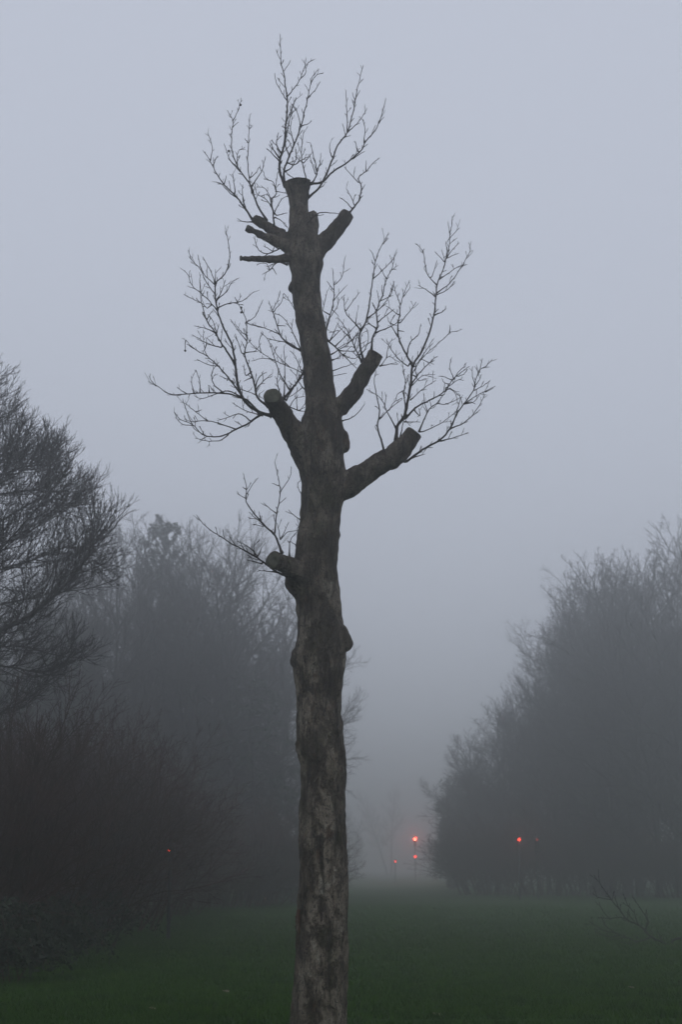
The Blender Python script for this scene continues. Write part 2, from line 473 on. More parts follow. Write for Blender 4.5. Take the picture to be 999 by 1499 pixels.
def build_stem():
    V, F = [], []
    trunk_cl = []
    for (py, l, r) in OUT:
        c = P((l + r) / 2, py, TD)
        trunk_cl.append((c.x, c.y + 0.03 * math.sin(py / 130.0), c.z, (r - l) / 2 * mpp(py, TD)))
    tr = catmull(trunk_cl, 3)
    def longer(line):          # run a little past the saw cut, it is cut flat below
        d = line[-1, :3] - line[-3, :3]
        d = d / np.linalg.norm(d)
        e = line[-1].copy()
        e[:3] += d * 0.035
        e[3] += (line[-1, 3] - line[-3, 3]) * 0.5
        return np.vstack([line, e])
    t2 = longer(tr[::-1])
    closed_tube(V, F, t2[:, :3], t2[:, 3], 28)
    limbs = []
    for name, label, cps in LIMBS:
        pts = []
        for (px, py, r, d) in cps:
            c = P(px, py, TD + d)
            pts.append((c.x, c.y, c.z, r * mpp(py, TD + d)))
        lm = catmull(pts, 5)
        limbs.append((name, label, lm))
        l2 = longer(lm) if len(limbs) < 9 else lm
        closed_tube(V, F, l2[:, :3], l2[:, 3], 20)
    for (px, py, r, d) in BURLS:
        if r < 1:
            continue
        c = np.array(P(px, py, TD + d))
        rr = r * mpp(py, TD)
        b = len(V)
        nu, nv = 14, 9
        for i in range(nv + 1):
            th = math.pi * i / nv
            for k in range(nu):
                ph = 2 * math.pi * k / nu
                V.append(c + rr * np.array([math.sin(th) * math.cos(ph), math.sin(th) * math.sin(ph), 1.15 * math.cos(th)]))
        for i in range(nv):
            for k in range(nu):
                k2 = (k + 1) % nu
                F.append((b + i * nu + k, b + (i + 1) * nu + k, b + (i + 1) * nu + k2, b + i * nu + k2))
    me = bpy.data.meshes.new('raw_stem')
    me.from_pydata([tuple(v) for v in V], [], F)
    me.update()
    tmp = bpy.data.objects.new('raw_stem', me)
    COL.objects.link(tmp)
    rm = tmp.modifiers.new('r', 'REMESH')
    rm.mode = 'VOXEL'
    rm.voxel_size = 0.0125
    sm = tmp.modifiers.new('s', 'SMOOTH')
    sm.factor = 0.5
    sm.iterations = 5
    dg = bpy.context.evaluated_depsgraph_get()
    ev = tmp.evaluated_get(dg)
    em = bpy.data.meshes.new_from_object(ev)
    bpy.data.objects.remove(tmp)
    bpy.data.meshes.remove(me)
    n = len(em.vertices)
    co = np.empty(n * 3, dtype=np.float32); em.vertices.foreach_get('co', co); co = co.reshape(-1, 3)
    no = np.empty(n * 3, dtype=np.float32); em.vertices.foreach_get('normal', no); no = no.reshape(-1, 3)
    disp = np.empty(n)
    for i in range(n):
        x, y, z = map(float, co[i])
        a = noise.noise(Vector((x * 3.2, y * 3.2, z * 1.3)))
        b = noise.noise(Vector((x * 11, y * 11, z * 4 + 7)))
        c = noise.noise(Vector((x * 30, y * 30, z * 14 + 3)))
        st = 1.0 if b > 0.05 else (0.0 if b < -0.05 else (b + 0.05) * 10)      # flaked plates stand proud
        disp[i] = 0.011 * a + 0.008 * b + 0.009 * c + 0.006 * st - 0.002
    co2 = co + no * disp[:, None]
    for line in [tr[::-1]] + [lm for _, _, lm in limbs[:8]]:
        e = line[-1, :3]
        nn = e - line[-3, :3]
        nn = nn / np.linalg.norm(nn)
        rel = co2 - e
        hgt = rel @ nn
        near = (hgt > 0) & (np.linalg.norm(rel, axis=1) < line[-1, 3] * 1.5 + 0.05)
        co2[near] -= hgt[near, None] * nn
    em.vertices.foreach_set('co', co2.astype(np.float32).ravel())
    em.update()
    em.vertices.foreach_get('normal', no.reshape(-1))
    no = np.empty(n * 3, dtype=np.float32); em.vertices.foreach_get('normal', no); no = no.reshape(-1, 3)
    nf = len(em.polygons)
    quads = np.array([list(p.vertices) if len(p.vertices) == 4 else list(p.vertices) + [p.vertices[-1]] for p in em.polygons])
    fc = co2[quads].mean(1)

    def sdist(line):
        best = np.full(len(fc), 1e9)
        for a, b in zip(line[:-1], line[1:]):
            ab = b[:3] - a[:3]
            t = np.clip(((fc - a[:3]) @ ab) / (ab @ ab), 0, 1)
            d = np.linalg.norm(fc - (a[:3] + t[:, None] * ab), axis=1) - (a[3] + t * (b[3] - a[3]))
            best = np.minimum(best, d)
        return best
    ds = [sdist(tr) - 0.01] + [sdist(lm) for _, _, lm in limbs]
    owner = np.argmin(np.array(ds), axis=0)
    parts = []
    for k in range(len(ds)):
        sel = quads[owner == k]
        if not len(sel):
            parts.append(None); continue
        used, inv = np.unique(sel, return_inverse=True)
        nm = 'trunk' if k == 0 else limbs[k - 1][0]
        o = link(nm, co2[used] - np.array(BASE), inv.reshape(-1, 4).astype(np.int32), M['bark'], plane)
        if len(o.data.vertices) == len(used):
            o.data.normals_split_custom_set_from_vertices([tuple(v) for v in no[used]])
        if k:
            o['label'] = limbs[k - 1][1]
        parts.append(o)
    bpy.data.meshes.remove(em)
    # sawn faces
    def disc(line_end, prev, r, parent, name='cut_face'):
        nrm = Vector(line_end - prev).normalized()
        rot = nrm.to_track_quat('Z', 'Y').to_matrix()
        c = Vector(line_end) - BASE
        V, F = [], []
        S = 24
        rnd = random.Random(int(abs(line_end[0]) * 1000))
        wob = [1 + rnd.uniform(-0.05, 0.04) for _ in range(S)]
        for (rr, h) in ((1.0, -0.01), (1.0, 0.003), (0.95, 0.006), (0.55, 0.005), (0.12, 0.003)):
            for k in range(S):
                a = 2 * math.pi * k / S
                V.append(c + rot @ Vector((math.cos(a) * r * rr * wob[k], math.sin(a) * r * rr * wob[k], h)))
        for i in range(4):
            for k in range(S):
                k2 = (k + 1) % S
                F.append((i * S + k, i * S + k2, (i + 1) * S + k2, (i + 1) * S + k))
        F.append(tuple(4 * S + k for k in range(S)))
        link(name, V, F, M['cut'], parent)
    disc(tr[0, :3], tr[2, :3], tr[0, 3] * 0.95, parts[0])
    for k, (nm, lb, lm) in enumerate(limbs[:8]):
        disc(lm[-1, :3], lm[-3, :3], lm[-1, 3] * 0.94, parts[k + 1])
    return limbs
LIMB_LINES = build_stem()

# rust brown patch of torn bark on the left edge low down
rng0 = random.Random(3)
V, F = [], []
for i in range(15):
    py = 1332 + i * 2.6
    wv = 1.6 * math.sin((i + 0.5) / 15 * math.pi) * rng0.uniform(0.4, 1.4)
    for k in range(4):
        px = 435.6 + k * 1.3 - wv * (1 - k / 3) + rng0.uniform(-0.5, 0.5)
        V.append(P(px, py + rng0.uniform(-1, 1), TD + 0.005 - 0.045 * k) - BASE)
for i in range(14):
    for k in range(3):
        F.append((i * 4 + k, i * 4 + k + 1, i * 4 + k + 5, i * 4 + k + 4))
fl = link('bark_flake', V, F, M['flap'], plane)
sol = fl.modifiers.new('thick', 'SOLIDIFY'); sol.thickness = 0.008

# --- the thin shoots, by crop: scale and offset of the tracing
C1 = (280, 30, 3.122); C2 = (200, 320, 3.568); C3 = (450, 310, 3.445); C4 = (270, 660, 3.7); C8 = (840, 1260, 6.283)
def shoot(name, crop, depth, slope, lines, r0=1.7, parent=None, base=None, label=None, seed=0, D0=None, side=1.0, mat='twig', rmin=0.42):
    """lines[0] is the main stem, the others leave it; each line is pixels in its crop"""
    D0 = TD if D0 is None else D0
    base = BASE if base is None else base
    ox, oy, sc = crop
    rnd = random.Random(seed * 77 + len(lines))
    geo = Geo()
    out = []
    placed = []      # all points laid so far (px, py, depth, radius)
    for li, ln in enumerate(lines):
        pts = [(ox + x / sc, oy + y / sc) for x, y in ln]
        cm = catmull([(a, b, 0) for a, b in pts], 4)[:, :2]
        L = np.concatenate([[0], np.cumsum(np.linalg.norm(np.diff(cm, axis=0), axis=1))])
        if li == 0:
            d0, rs, sl = depth, r0, slope
        else:
            j = min(range(len(placed)), key=lambda q: (placed[q][0] - cm[0][0]) ** 2 + (placed[q][1] - cm[0][1]) ** 2)
            d0, rs = placed[j][2], min(placed[j][3] * 0.8, r0 * 0.62)
            if math.hypot(placed[j][0] - cm[0][0], placed[j][1] - cm[0][1]) < 12:
                cm = np.vstack([[placed[j][0], placed[j][1]], cm])
                L = np.concatenate([[0], L + math.hypot(*(cm[1] - cm[0]))])
            sl = slope + rnd.uniform(-0.004, 0.004)
        tot = L[-1]
        rs = max(rs, 0.6)
        P3, R3 = [], []
        for k, (q, s) in enumerate(zip(cm, L)):
            f = s / max(tot, 1)
            r = rs + (rmin - rs) * f ** 0.8
            r *= 1 + 0.7 * math.exp(-s / 4.0)          # swollen where it leaves the wood
            dd = d0 + sl * s + 0.02 * math.sin(s / 17.0 + seed + li)
            jx = rnd.uniform(-0.5, 0.5) if 0 < k < len(cm) - 1 else 0
            placed.append((q[0], q[1], dd, r))
            P3.append(P(q[0] + jx, q[1] + rnd.uniform(-0.4, 0.4) * (k > 0), D0 + dd) - base)
            R3.append(r * mpp(q[1], D0 + dd))
        out.append((P3, R3))
        # little side twigs, alternating
        s = rnd.uniform(10, 16) if li else 16
        sg = rnd.choice((-1, 1))
        m1 = mpp(cm[0][1], D0)
        while s < tot - 3:
            k = int(np.searchsorted(L, s))
            k = min(max(k, 1), len(cm) - 1)
            p, p0 = P3[k], P3[k - 1]
            t = (p - p0).normalized()
            f = s / tot
            sidev = Vector((t.z, 0, -t.x)) * sg + Vector((0, rnd.uniform(-0.9, 0.9), 0))
            dirv = (t + sidev.normalized() * rnd.uniform(0.55, 1.1) + UP * 0.25).normalized()
            ln_px = rnd.choice((3, 5, 7, 9, 12, 17)) * (0.6 + 0.5 * rnd.random()) * (1.0 if li else 1.15)
            n = 4
            q = p.copy(); tw = [q.copy()]
            dv = dirv
            for i in range(n - 1):
                dv = (dv + UP * 0.12 + Vector((rnd.uniform(-1, 1), rnd.uniform(-1, 1), rnd.uniform(-1, 1))) * 0.22).normalized()
                q = q + dv * ln_px * m1 / (n - 1)
                tw.append(q.copy())
            rr = min(R3[k] * 0.75, 0.55 * m1)
            out.append((tw, [rr, rr * 0.9, rr * 0.85, rr * 0.8]))
            if ln_px > 9:      # a twiglet on the twig
                dv2 = (dv + Vector((rnd.uniform(-1, 1), rnd.uniform(-1, 1), rnd.uniform(-.5, 1))) * 0.8).normalized()
                a = tw[2 if rnd.random() < 0.6 else 1]
                b2 = a + dv2 * rnd.uniform(3, 7) * m1
                out.append(([a, (a + b2) / 2, b2], [rr * 0.8, rr * 0.75, rr * 0.7]))
            sg = -sg
            s += rnd.uniform(4.5, 10.5) / max(side, 0.01)
    geo.tubes(out, 5)
    o = geo.build(name, M[mat], parent or plane)
    if label:
        o['label'] = label
    return o

def seed_ball(crop, x, y, depth, r=1.6):
    px, py = crop[0] + x / crop[2], crop[1] + y / crop[2]
    c = P(px, py, TD + depth) - BASE
    bm = bmesh.new()
    bmesh.ops.create_icosphere(bm, subdivisions=2, radius=r * mpp(py, TD))
    for v in bm.verts:
        v.co *= 1 + 0.1 * math.sin(v.index * 7.3)
        v.co += c
    me = bpy.data.meshes.new('seed_ball')
    bm.to_mesh(me); bm.free()
    me.materials.append(M['ball'])
    o = bpy.data.objects.new('seed_ball', me)
    COL.objects.link(o); o.parent = plane

S = 'shoot'
# around the top cut
shoot(S, C1, 0.05, -0.001, [[(432, 760), (405, 690), (405, 640), (425, 570), (432, 480), (440, 380), (432, 310), (425, 250), (410, 180), (407, 65)],
    [(440, 345), (470, 310), (500, 265), (520, 210), (555, 180)], [(440, 370), (415, 330), (390, 285), (382, 240)], [(505, 262), (525, 235), (518, 180)],
    [(410, 650), (385, 625), (345, 585)], [(400, 625), (375, 590), (360, 550)], [(405, 600), (390, 560), (400, 510)], [(432, 470), (460, 400), (480, 350)],
    [(428, 560), (440, 500), (455, 430), (470, 380)]], 2.2, seed=1)
shoot(S, C1, 0.0, -0.003, [[(425, 740), (425, 690), (440, 640), (470, 570), (500, 490), (520, 410), (535, 340), (548, 285), (575, 250), (605, 238)],
    [(535, 350), (565, 320), (590, 280)], [(548, 290), (552, 262), (578, 228)], [(500, 490), (490, 430), (470, 390)], [(505, 480), (530, 475), (550, 460)], [(450, 620), (430, 560), (445, 480)],
    [(440, 650), (470, 660), (500, 640), (540, 620)], [(470, 560), (455, 500), (462, 440)], [(430, 690), (460, 670), (480, 630), (480, 590)]], 1.7, seed=2)
shoot(S, C1, -0.05, -0.004, [[(500, 745), (525, 735), (515, 680), (505, 620), (505, 570), (515, 500)], [(515, 650), (540, 620), (555, 600)], [(490, 735), (460, 715), (430, 690)]], 1.1, seed=3)
shoot(S, C1, -0.08, 0.003, [[(548, 750), (570, 715), (575, 690), (565, 640), (545, 560)], [(575, 690), (590, 650), (592, 610)], [(568, 700), (555, 660), (540, 610)]], 1.2, seed=4)
shoot(S, C1, 0.05, 0.002, [[(530, 812), (580, 770), (610, 720), (640, 650), (670, 570), (715, 510), (740, 420), (755, 340), (770, 270), (788, 205)],
    [(715, 510), (712, 420), (708, 320)], [(715, 510), (760, 470), (795, 420), (803, 400)], [(750, 370), (738, 330)], [(755, 350), (772, 320)], [(650, 630), (635, 600), (635, 560)]], 1.8, seed=5)
shoot(S, C1, -0.03, -0.003, [[(545, 745), (600, 738), (650, 690), (720, 645), (780, 590), (800, 550), (850, 490), (880, 400), (890, 355)],
    [(790, 560), (795, 500), (785, 450)], [(740, 630), (790, 600)], [(760, 590), (750, 550)], [(858, 470), (882, 440)], [(600, 738), (560, 745), (530, 740)]], 1.7, seed=6)
shoot(S, C1, 0.1, 0.004, [[(718, 885), (765, 825), (780, 760), (765, 720), (800, 690), (830, 655), (862, 628)], [(765, 740), (735, 710), (700, 668)], [(750, 850), (735, 815), (710, 770)],
    [(735, 860), (710, 830), (678, 808)], [(778, 780), (795, 750)], [(800, 690), (800, 640)], [(770, 815), (785, 800)]], 1.4, seed=7)
shoot(S, C1, -0.12, 0.002, [[(500, 1000), (530, 930), (575, 885), (620, 878), (690, 885)]], 1.7, seed=8, side=0.25)
# left top
shoot(S, C1, 0.12, 0.002, [[(345, 915), (300, 840), (275, 760), (225, 690), (190, 610), (185, 520), (190, 460), (165, 410)], [(190, 460), (210, 420), (226, 372), (227, 355)],
    [(225, 690), (180, 640), (150, 565)], [(277, 790), (265, 720), (258, 640), (262, 560), (268, 430)], [(275, 760), (320, 690), (340, 620)], [(262, 560), (245, 540)], [(185, 490), (215, 465)],
    [(210, 660), (215, 600), (245, 580)], [(270, 720), (300, 690), (310, 670)]], 1.7, seed=9)
shoot(S, C1, -0.08, -0.003, [[(285, 915), (240, 850), (210, 810), (150, 750), (110, 690), (85, 640), (60, 600)], [(88, 640), (95, 580), (75, 515)], [(100, 660), (120, 620)],
    [(210, 810), (180, 790), (130, 740)], [(250, 870), (235, 800), (235, 750)], [(200, 780), (190, 700)], [(150, 750), (160, 710)], [(280, 920), (240, 920), (210, 905)]], 1.7, seed=10)
shoot(S, C1, 0.02, 0.003, [[(378, 940), (375, 870), (365, 820), (390, 790), (375, 740), (340, 720), (330, 690)], [(375, 870), (345, 820), (300, 790), (290, 740)], [(385, 780), (440, 790)],
    [(380, 880), (410, 820), (445, 800)], [(390, 890), (440, 880)], [(370, 830), (340, 770), (300, 760)], [(365, 850), (355, 800), (320, 800)], [(385, 770), (395, 700), (410, 670)], [(385, 900), (420, 920), (440, 945)]], 1.3, seed=11)
shoot(S, C1, 0.1, 0.004, [[(440, 1115), (395, 1105), (360, 1140), (325, 1160)], [(360, 1140), (340, 1110), (300, 1115)], [(370, 1130), (390, 1160)], [(440, 1105), (400, 1100), (350, 1125)]], 1.4, seed=12)
shoot(S, C1, 0.12, 0.004, [[(435, 1030), (390, 1050), (350, 1065), (310, 1050), (293, 1010), (290, 985)], [(375, 1058), (350, 1040), (330, 1030)], [(370, 1060), (385, 1020)], [(350, 1065), (320, 1090)], [(400, 1045), (360, 1020), (330, 1000)]], 1.2, seed=13)
# big left group
shoot(S, C2, -0.32, -0.002, [[(705, 1030), (690, 1025), (630, 1005), (570, 960), (535, 890), (520, 800), (510, 720), (490, 640), (450, 560), (425, 490), (412, 410), (412, 340), (460, 290), (485, 220), (480, 140), (465, 50)],
    [(412, 350), (360, 300), (320, 250), (290, 220), (270, 165)], [(420, 480), (370, 420), (335, 390), (290, 350), (270, 300), (250, 270)], [(370, 470), (335, 440), (290, 420), (245, 395)],
    [(420, 470), (470, 445), (540, 435), (580, 410), (615, 380)], [(425, 420), (470, 380), (500, 330), (535, 310)], [(410, 340), (390, 280), (345, 200)],
    [(412, 400), (375, 350), (345, 290), (320, 190)], [(415, 430), (440, 390), (465, 320)], [(335, 390), (330, 330), (335, 290)], [(412, 340), (412, 265)], [(530, 440), (512, 410)]], 2.6, seed=14)
shoot(S, C2, -0.36, 0.001, [[(515, 760), (470, 690), (430, 630), (400, 580), (365, 530), (340, 440), (332, 350)], [(400, 590), (350, 570), (300, 560)], [(440, 675), (380, 655), (330, 630), (290, 605)],
    [(430, 640), (400, 540), (375, 500)], [(355, 690), (350, 620), (348, 580)], [(365, 530), (390, 490), (400, 480)], [(345, 500), (385, 560), (420, 600)], [(415, 610), (430, 550)]], 1.7, seed=15)
shoot(S, C2, -0.34, -0.003, [[(640, 1015), (580, 950), (540, 935), (480, 915), (380, 910), (280, 915), (200, 920), (150, 905), (100, 870), (58, 852)], [(100, 875), (72, 840), (70, 810)],
    [(300, 915), (290, 870), (285, 825)], [(330, 910), (330, 850), (310, 790)], [(260, 915), (210, 880)], [(450, 910), (400, 860), (395, 800), (430, 750)], [(380, 910), (375, 870)],
    [(560, 940), (480, 900), (420, 915), (340, 940), (300, 925)], [(200, 920), (160, 920)]], 1.8, seed=16)
shoot(S, C2, -0.33, 0.003, [[(570, 960), (530, 900), (480, 830), (420, 765), (370, 720), (300, 680), (258, 635)], [(430, 770), (380, 765), (315, 735)], [(300, 680), (260, 655)], [(258, 635), (253, 660), (254, 690)], [(370, 720), (355, 690)],
    [(500, 850), (520, 880), (600, 910), (660, 940)], [(480, 830), (470, 850)]], 1.5, seed=17)
shoot(S, C2, -0.36, -0.004, [[(650, 1020), (590, 1065), (520, 1100), (460, 1130), (400, 1140), (340, 1125), (290, 1075), (230, 1050), (195, 1010)], [(520, 1100), (450, 1075), (370, 1055), (280, 1060), (250, 1040)],
    [(290, 1075), (265, 1020), (240, 940)], [(370, 1055), (310, 1010), (245, 960)], [(480, 1130), (430, 1160), (360, 1160), (305, 1145)], [(600, 1060), (540, 1020), (470, 1040), (420, 1055)],
    [(660, 1030), (560, 1000), (500, 960)], [(295, 1080), (230, 1070), (195, 1010)], [(345, 1130), (350, 1110)], [(310, 1010), (340, 1000)]], 1.7, seed=18)
shoot(S, C2, -0.4, 0.002, [[(690, 985), (630, 930), (615, 860), (590, 780), (565, 710), (575, 650), (575, 600), (570, 520), (515, 415)], [(570, 545), (620, 510), (660, 425)], [(575, 640), (520, 570), (490, 525)],
    [(578, 610), (545, 590), (515, 550)], [(570, 700), (620, 690), (650, 650)], [(620, 900), (660, 850), (710, 810)], [(600, 800), (570, 820), (560, 760)], [(565, 710), (545, 690), (515, 600)],
    [(600, 830), (560, 850)], [(620, 880), (640, 830), (680, 800)], [(570, 540), (600, 555), (670, 572)]], 1.8, seed=19)
shoot(S, C2, -0.38, 0.006, [[(755, 960), (820, 880), (865, 820), (920, 715), (985, 600), (1010, 520)], [(780, 950), (840, 850), (900, 745), (960, 640)], [(865, 805), (800, 775), (720, 740), (650, 700), (590, 640), (565, 580)],
    [(790, 880), (740, 790), (690, 640), (650, 595)], [(770, 930), (775, 800), (770, 670)], [(720, 740), (660, 730), (600, 745)], [(860, 790), (830, 720), (800, 690)], [(650, 700), (640, 640), (660, 600)],
    [(800, 775), (740, 720), (700, 650)], [(870, 800), (875, 720)], [(760, 940), (735, 860), (740, 790)]], 1.9, seed=20)
shoot(S, C2, -0.32, 0.004, [[(765, 970), (840, 1000), (890, 1008)], [(840, 1000), (835, 930), (840, 880)], [(850, 1000), (880, 985)], [(800, 985), (830, 940), (880, 930)]], 1.2, seed=21)
shoot(S, C2, 0.1, 0.003, [[(870, 690), (800, 660), (750, 605), (720, 510), (690, 430)], [(720, 480), (760, 430), (770, 390)], [(860, 690), (820, 600), (770, 520), (720, 495)], [(750, 605), (690, 580), (600, 550)],
    [(750, 560), (780, 560)], [(710, 480), (740, 420), (750, 375)], [(855, 690), (800, 650), (740, 640), (680, 625)], [(840, 500), (800, 430), (770, 390)]], 1.7, seed=22)
shoot(S, C2, 0.0, 0.006, [[(885, 900), (860, 870), (835, 820), (860, 730)], [(870, 880), (800, 930), (770, 920)]], 0.9, seed=23)
# right lower limb
shoot(S, C3, -0.18, 0.0015, [[(450, 1150), (455, 1080), (490, 1030), (510, 940), (525, 850), (535, 770), (580, 700), (620, 600), (640, 520), (650, 430), (655, 370), (690, 280), (715, 180), (720, 120), (712, 50)],
    [(720, 110), (730, 70), (733, 20)], [(715, 140), (770, 80)], [(700, 240), (735, 190), (768, 155)], [(690, 250), (645, 200)], [(655, 370), (610, 320), (595, 260), (585, 200), (550, 160)],
    [(650, 430), (610, 400), (560, 370)], [(655, 410), (720, 360), (770, 290), (800, 240), (825, 190), (815, 155)], [(670, 340), (740, 290), (790, 265)], [(645, 520), (690, 500), (700, 475)],
    [(632, 325), (655, 250)], [(642, 510), (665, 490)], [(700, 235), (765, 210)], [(655, 420), (710, 390), (745, 350)], [(580, 205), (592, 185)], [(600, 270), (590, 285)], [(690, 280), (705, 210), (700, 150)]], 2.6, seed=24)
shoot(S, C3, -0.2, 0.004, [[(535, 780), (490, 700), (460, 630), (460, 560), (470, 470), (445, 400), (435, 350)], [(470, 470), (490, 410), (517, 345)], [(462, 520), (400, 475)], [(470, 560), (520, 500), (550, 455)],
    [(505, 720), (520, 660), (560, 620), (575, 565)], [(460, 600), (490, 605)], [(485, 430), (520, 380)], [(510, 780), (460, 740), (415, 680), (400, 640)], [(460, 630), (420, 570), (405, 530)]], 1.7, seed=25)
shoot(S, C3, -0.16, -0.003, [[(520, 880), (560, 820), (580, 800), (640, 740), (660, 730)], [(530, 820), (600, 700), (640, 640)], [(550, 770), (620, 700), (690, 640), (720, 610), (765, 600)], [(720, 610), (722, 570)],
    [(525, 880), (580, 830), (640, 820)], [(520, 950), (590, 890), (650, 850)], [(570, 740), (640, 770)], [(545, 800), (560, 850), (600, 840)]], 1.2, seed=26)
shoot(S, C3, -0.17, 0.003, [[(500, 1030), (490, 920), (495, 850), (480, 760)], [(492, 900), (455, 920), (450, 950)], [(490, 880), (515, 830)]], 1.2, seed=27)
shoot(S, C3, -0.21, -0.004, [[(495, 1040), (560, 980), (640, 940), (700, 900), (740, 840), (790, 800), (820, 780)], [(730, 850), (690, 830), (665, 830)], [(740, 840), (720, 790), (728, 740)], [(700, 890), (760, 850), (790, 850)],
    [(740, 845), (770, 800), (800, 780)], [(720, 870), (690, 860), (680, 840)], [(760, 830), (790, 820), (810, 795)], [(540, 1000), (570, 1030), (565, 990)]], 1.6, seed=28)
shoot(S, C3, -0.22, 0.002, [[(565, 1110), (590, 1050), (610, 1005), (650, 970), (700, 970), (760, 945)], [(650, 970), (690, 920), (720, 890), (770, 930), (780, 960)], [(610, 1010), (590, 960), (590, 920)], [(700, 970), (740, 955)],
    [(580, 1110), (640, 1085), (700, 1050), (760, 1000)], [(490, 1060), (570, 1060)], [(720, 890), (750, 920), (760, 970)]], 1.3, seed=29)
shoot(S, C3, -0.15, -0.003, [[(462, 1235), (495, 1262), (540, 1230), (600, 1190), (670, 1150), (720, 1095), (750, 1030), (790, 970), (840, 900), (850, 850), (870, 800), (900, 780), (935, 745)], [(850, 880), (835, 830), (835, 780)],
    [(800, 965), (850, 930), (950, 880)], [(870, 810), (885, 740)], [(850, 900), (900, 870), (925, 850)], [(720, 1095), (790, 1065), (840, 1020), (890, 940), (895, 920)], [(680, 1155), (740, 1140), (815, 1112)],
    [(530, 1240), (595, 1222)], [(755, 1010), (770, 960), (770, 920)], [(845, 880), (870, 850), (880, 820)], [(800, 965), (830, 960), (850, 970)], [(790, 970), (840, 960), (870, 925)], [(900, 910), (940, 890)]], 2.1, seed=30)
shoot(S, C3, -0.24, 0.001, [[(390, 1215), (370, 1140), (355, 1080), (365, 1000), (345, 900), (340, 840), (350, 800)], [(365, 1045), (420, 990), (480, 945)], [(450, 1095), (400, 1000), (370, 940), (300, 895)], [(390, 985), (400, 920)],
    [(350, 1080), (346, 1075)], [(415, 1000), (440, 960), (480, 940)]], 1.7, seed=31, side=0.5)
shoot(S, C3, -0.2, 0.001, [[(470, 1140), (485, 1060), (495, 1010)], [(490, 1040), (520, 1080)]], 1.1, seed=32)
# middle right limb
shoot(S, C3, -0.12, 0.002, [[(285, 755), (265, 660), (270, 600), (300, 540), (320, 420), (330, 340), (345, 250), (370, 180), (410, 110)], [(345, 250), (330, 210), (318, 195)], [(330, 340), (385, 290), (425, 250), (455, 205)],
    [(375, 295), (360, 270)], [(270, 600), (230, 550), (195, 510), (185, 430)], [(195, 500), (240, 440), (265, 405)], [(245, 570), (250, 510)], [(300, 540), (340, 510), (400, 450), (440, 350)], [(385, 160), (405, 130)]], 1.8, seed=33)
shoot(S, C3, -0.14, -0.002, [[(325, 700), (330, 640), (355, 570), (350, 500), (380, 420), (400, 340), (430, 280), (440, 220)], [(355, 560), (400, 520), (440, 490)], [(345, 610), (420, 580), (480, 540)], [(400, 340), (380, 300)],
    [(370, 450), (420, 420), (435, 370)], [(350, 500), (330, 460)], [(350, 590), (310, 560), (300, 520)], [(430, 290), (450, 290)], [(420, 560), (440, 520)]], 1.6, seed=34)
shoot(S, C3, -0.1, -0.004, [[(275, 760), (215, 630), (190, 580), (150, 530)], [(235, 680), (260, 610)], [(265, 745), (235, 710), (245, 690)], [(220, 640), (180, 600), (150, 560)], [(290, 700), (310, 640), (300, 590)], [(250, 720), (285, 680), (330, 650)]], 1.2, seed=35)
shoot(S, C3, 0.02, 0.005, [[(95, 640), (100, 570), (130, 470), (135, 390), (130, 290)], [(135, 370), (175, 330), (190, 230)], [(130, 450), (190, 380)], [(80, 500), (100, 400)], [(130, 390), (100, 350)], [(110, 540), (150, 480), (160, 440)], [(125, 490), (160, 530)]], 1.2, seed=36)
shoot(S, C3, 0.0, 0.003, [[(95, 640), (180, 720), (250, 790)], [(110, 655), (160, 600), (110, 610)], [(120, 720), (200, 670), (260, 610)], [(150, 690), (220, 650), (270, 590), (330, 520)], [(140, 680), (200, 620), (260, 560)], [(115, 650), (150, 570)],
    [(160, 700), (240, 700), (265, 660)], [(180, 720), (240, 740), (300, 690)]], 1.4, seed=37)
shoot(S, C3, 0.05, 0.003, [[(110, 810), (160, 790), (240, 765)], [(125, 830), (200, 815)], [(110, 760), (180, 720), (220, 680)], [(120, 745), (165, 740)]], 0.9, seed=38, side=0.4)
shoot(S, C3, -0.05, 0.003, [[(170, 1058), (240, 1030), (290, 970)]], 0.9, seed=39, side=0.6)
shoot(S, C3, -0.16, 0.003, [[(365, 778), (410, 770), (450, 760)], [(372, 776), (410, 730), (450, 750), (470, 760)], [(400, 735), (410, 680), (430, 640)]], 0.9, seed=40)
# lowest limb
shoot(S, C4, -0.22, -0.003, [[(555, 678), (500, 655), (440, 610), (380, 570), (310, 530), (250, 500), (190, 460), (150, 435), (100, 395), (65, 345)], [(330, 545), (310, 510), (300, 485)], [(380, 560), (375, 530), (382, 495)], [(400, 580), (375, 545), (330, 510), (285, 490)],
    [(490, 655), (445, 652), (400, 645)], [(420, 610), (375, 600), (340, 590)], [(400, 570), (420, 520)]], 1.8, seed=41, side=0.8)
shoot(S, C4, -0.26, 0.002, [[(530, 555), (505, 490), (485, 450), (430, 400), (370, 330), (335, 270), (335, 190), (320, 120)], [(335, 240), (370, 180), (400, 145)], [(335, 260), (300, 240), (285, 220)], [(335, 210), (315, 195)], [(420, 390), (370, 350), (350, 330)],
    [(410, 370), (405, 330)], [(485, 450), (440, 410), (385, 365)], [(490, 440), (500, 340), (520, 240), (515, 180), (505, 130), (490, 60)], [(525, 215), (560, 165), (575, 130), (580, 85)], [(515, 190), (475, 175)], [(495, 335), (460, 310), (430, 280)]], 1.9, seed=42, side=0.8)
shoot(S, C4, -0.2, 0.004, [[(570, 570), (570, 500), (590, 460), (620, 430)], [(520, 480), (560, 440), (620, 430)], [(525, 470), (550, 420), (565, 385)], [(520, 480), (510, 420), (500, 390)]], 1.1, seed=43, side=0.5)
shoot(S, C4, -0.15, 0.002, [[(600, 590), (605, 520), (580, 495), (560, 490)], [(605, 520), (615, 440), (625, 400)]], 1.0, seed=44, side=0.4)
shoot(S, C4, 0.0, 0.002, [[(650, 260), (620, 210), (615, 170)], [(635, 230), (640, 200)]], 0.8, seed=45)
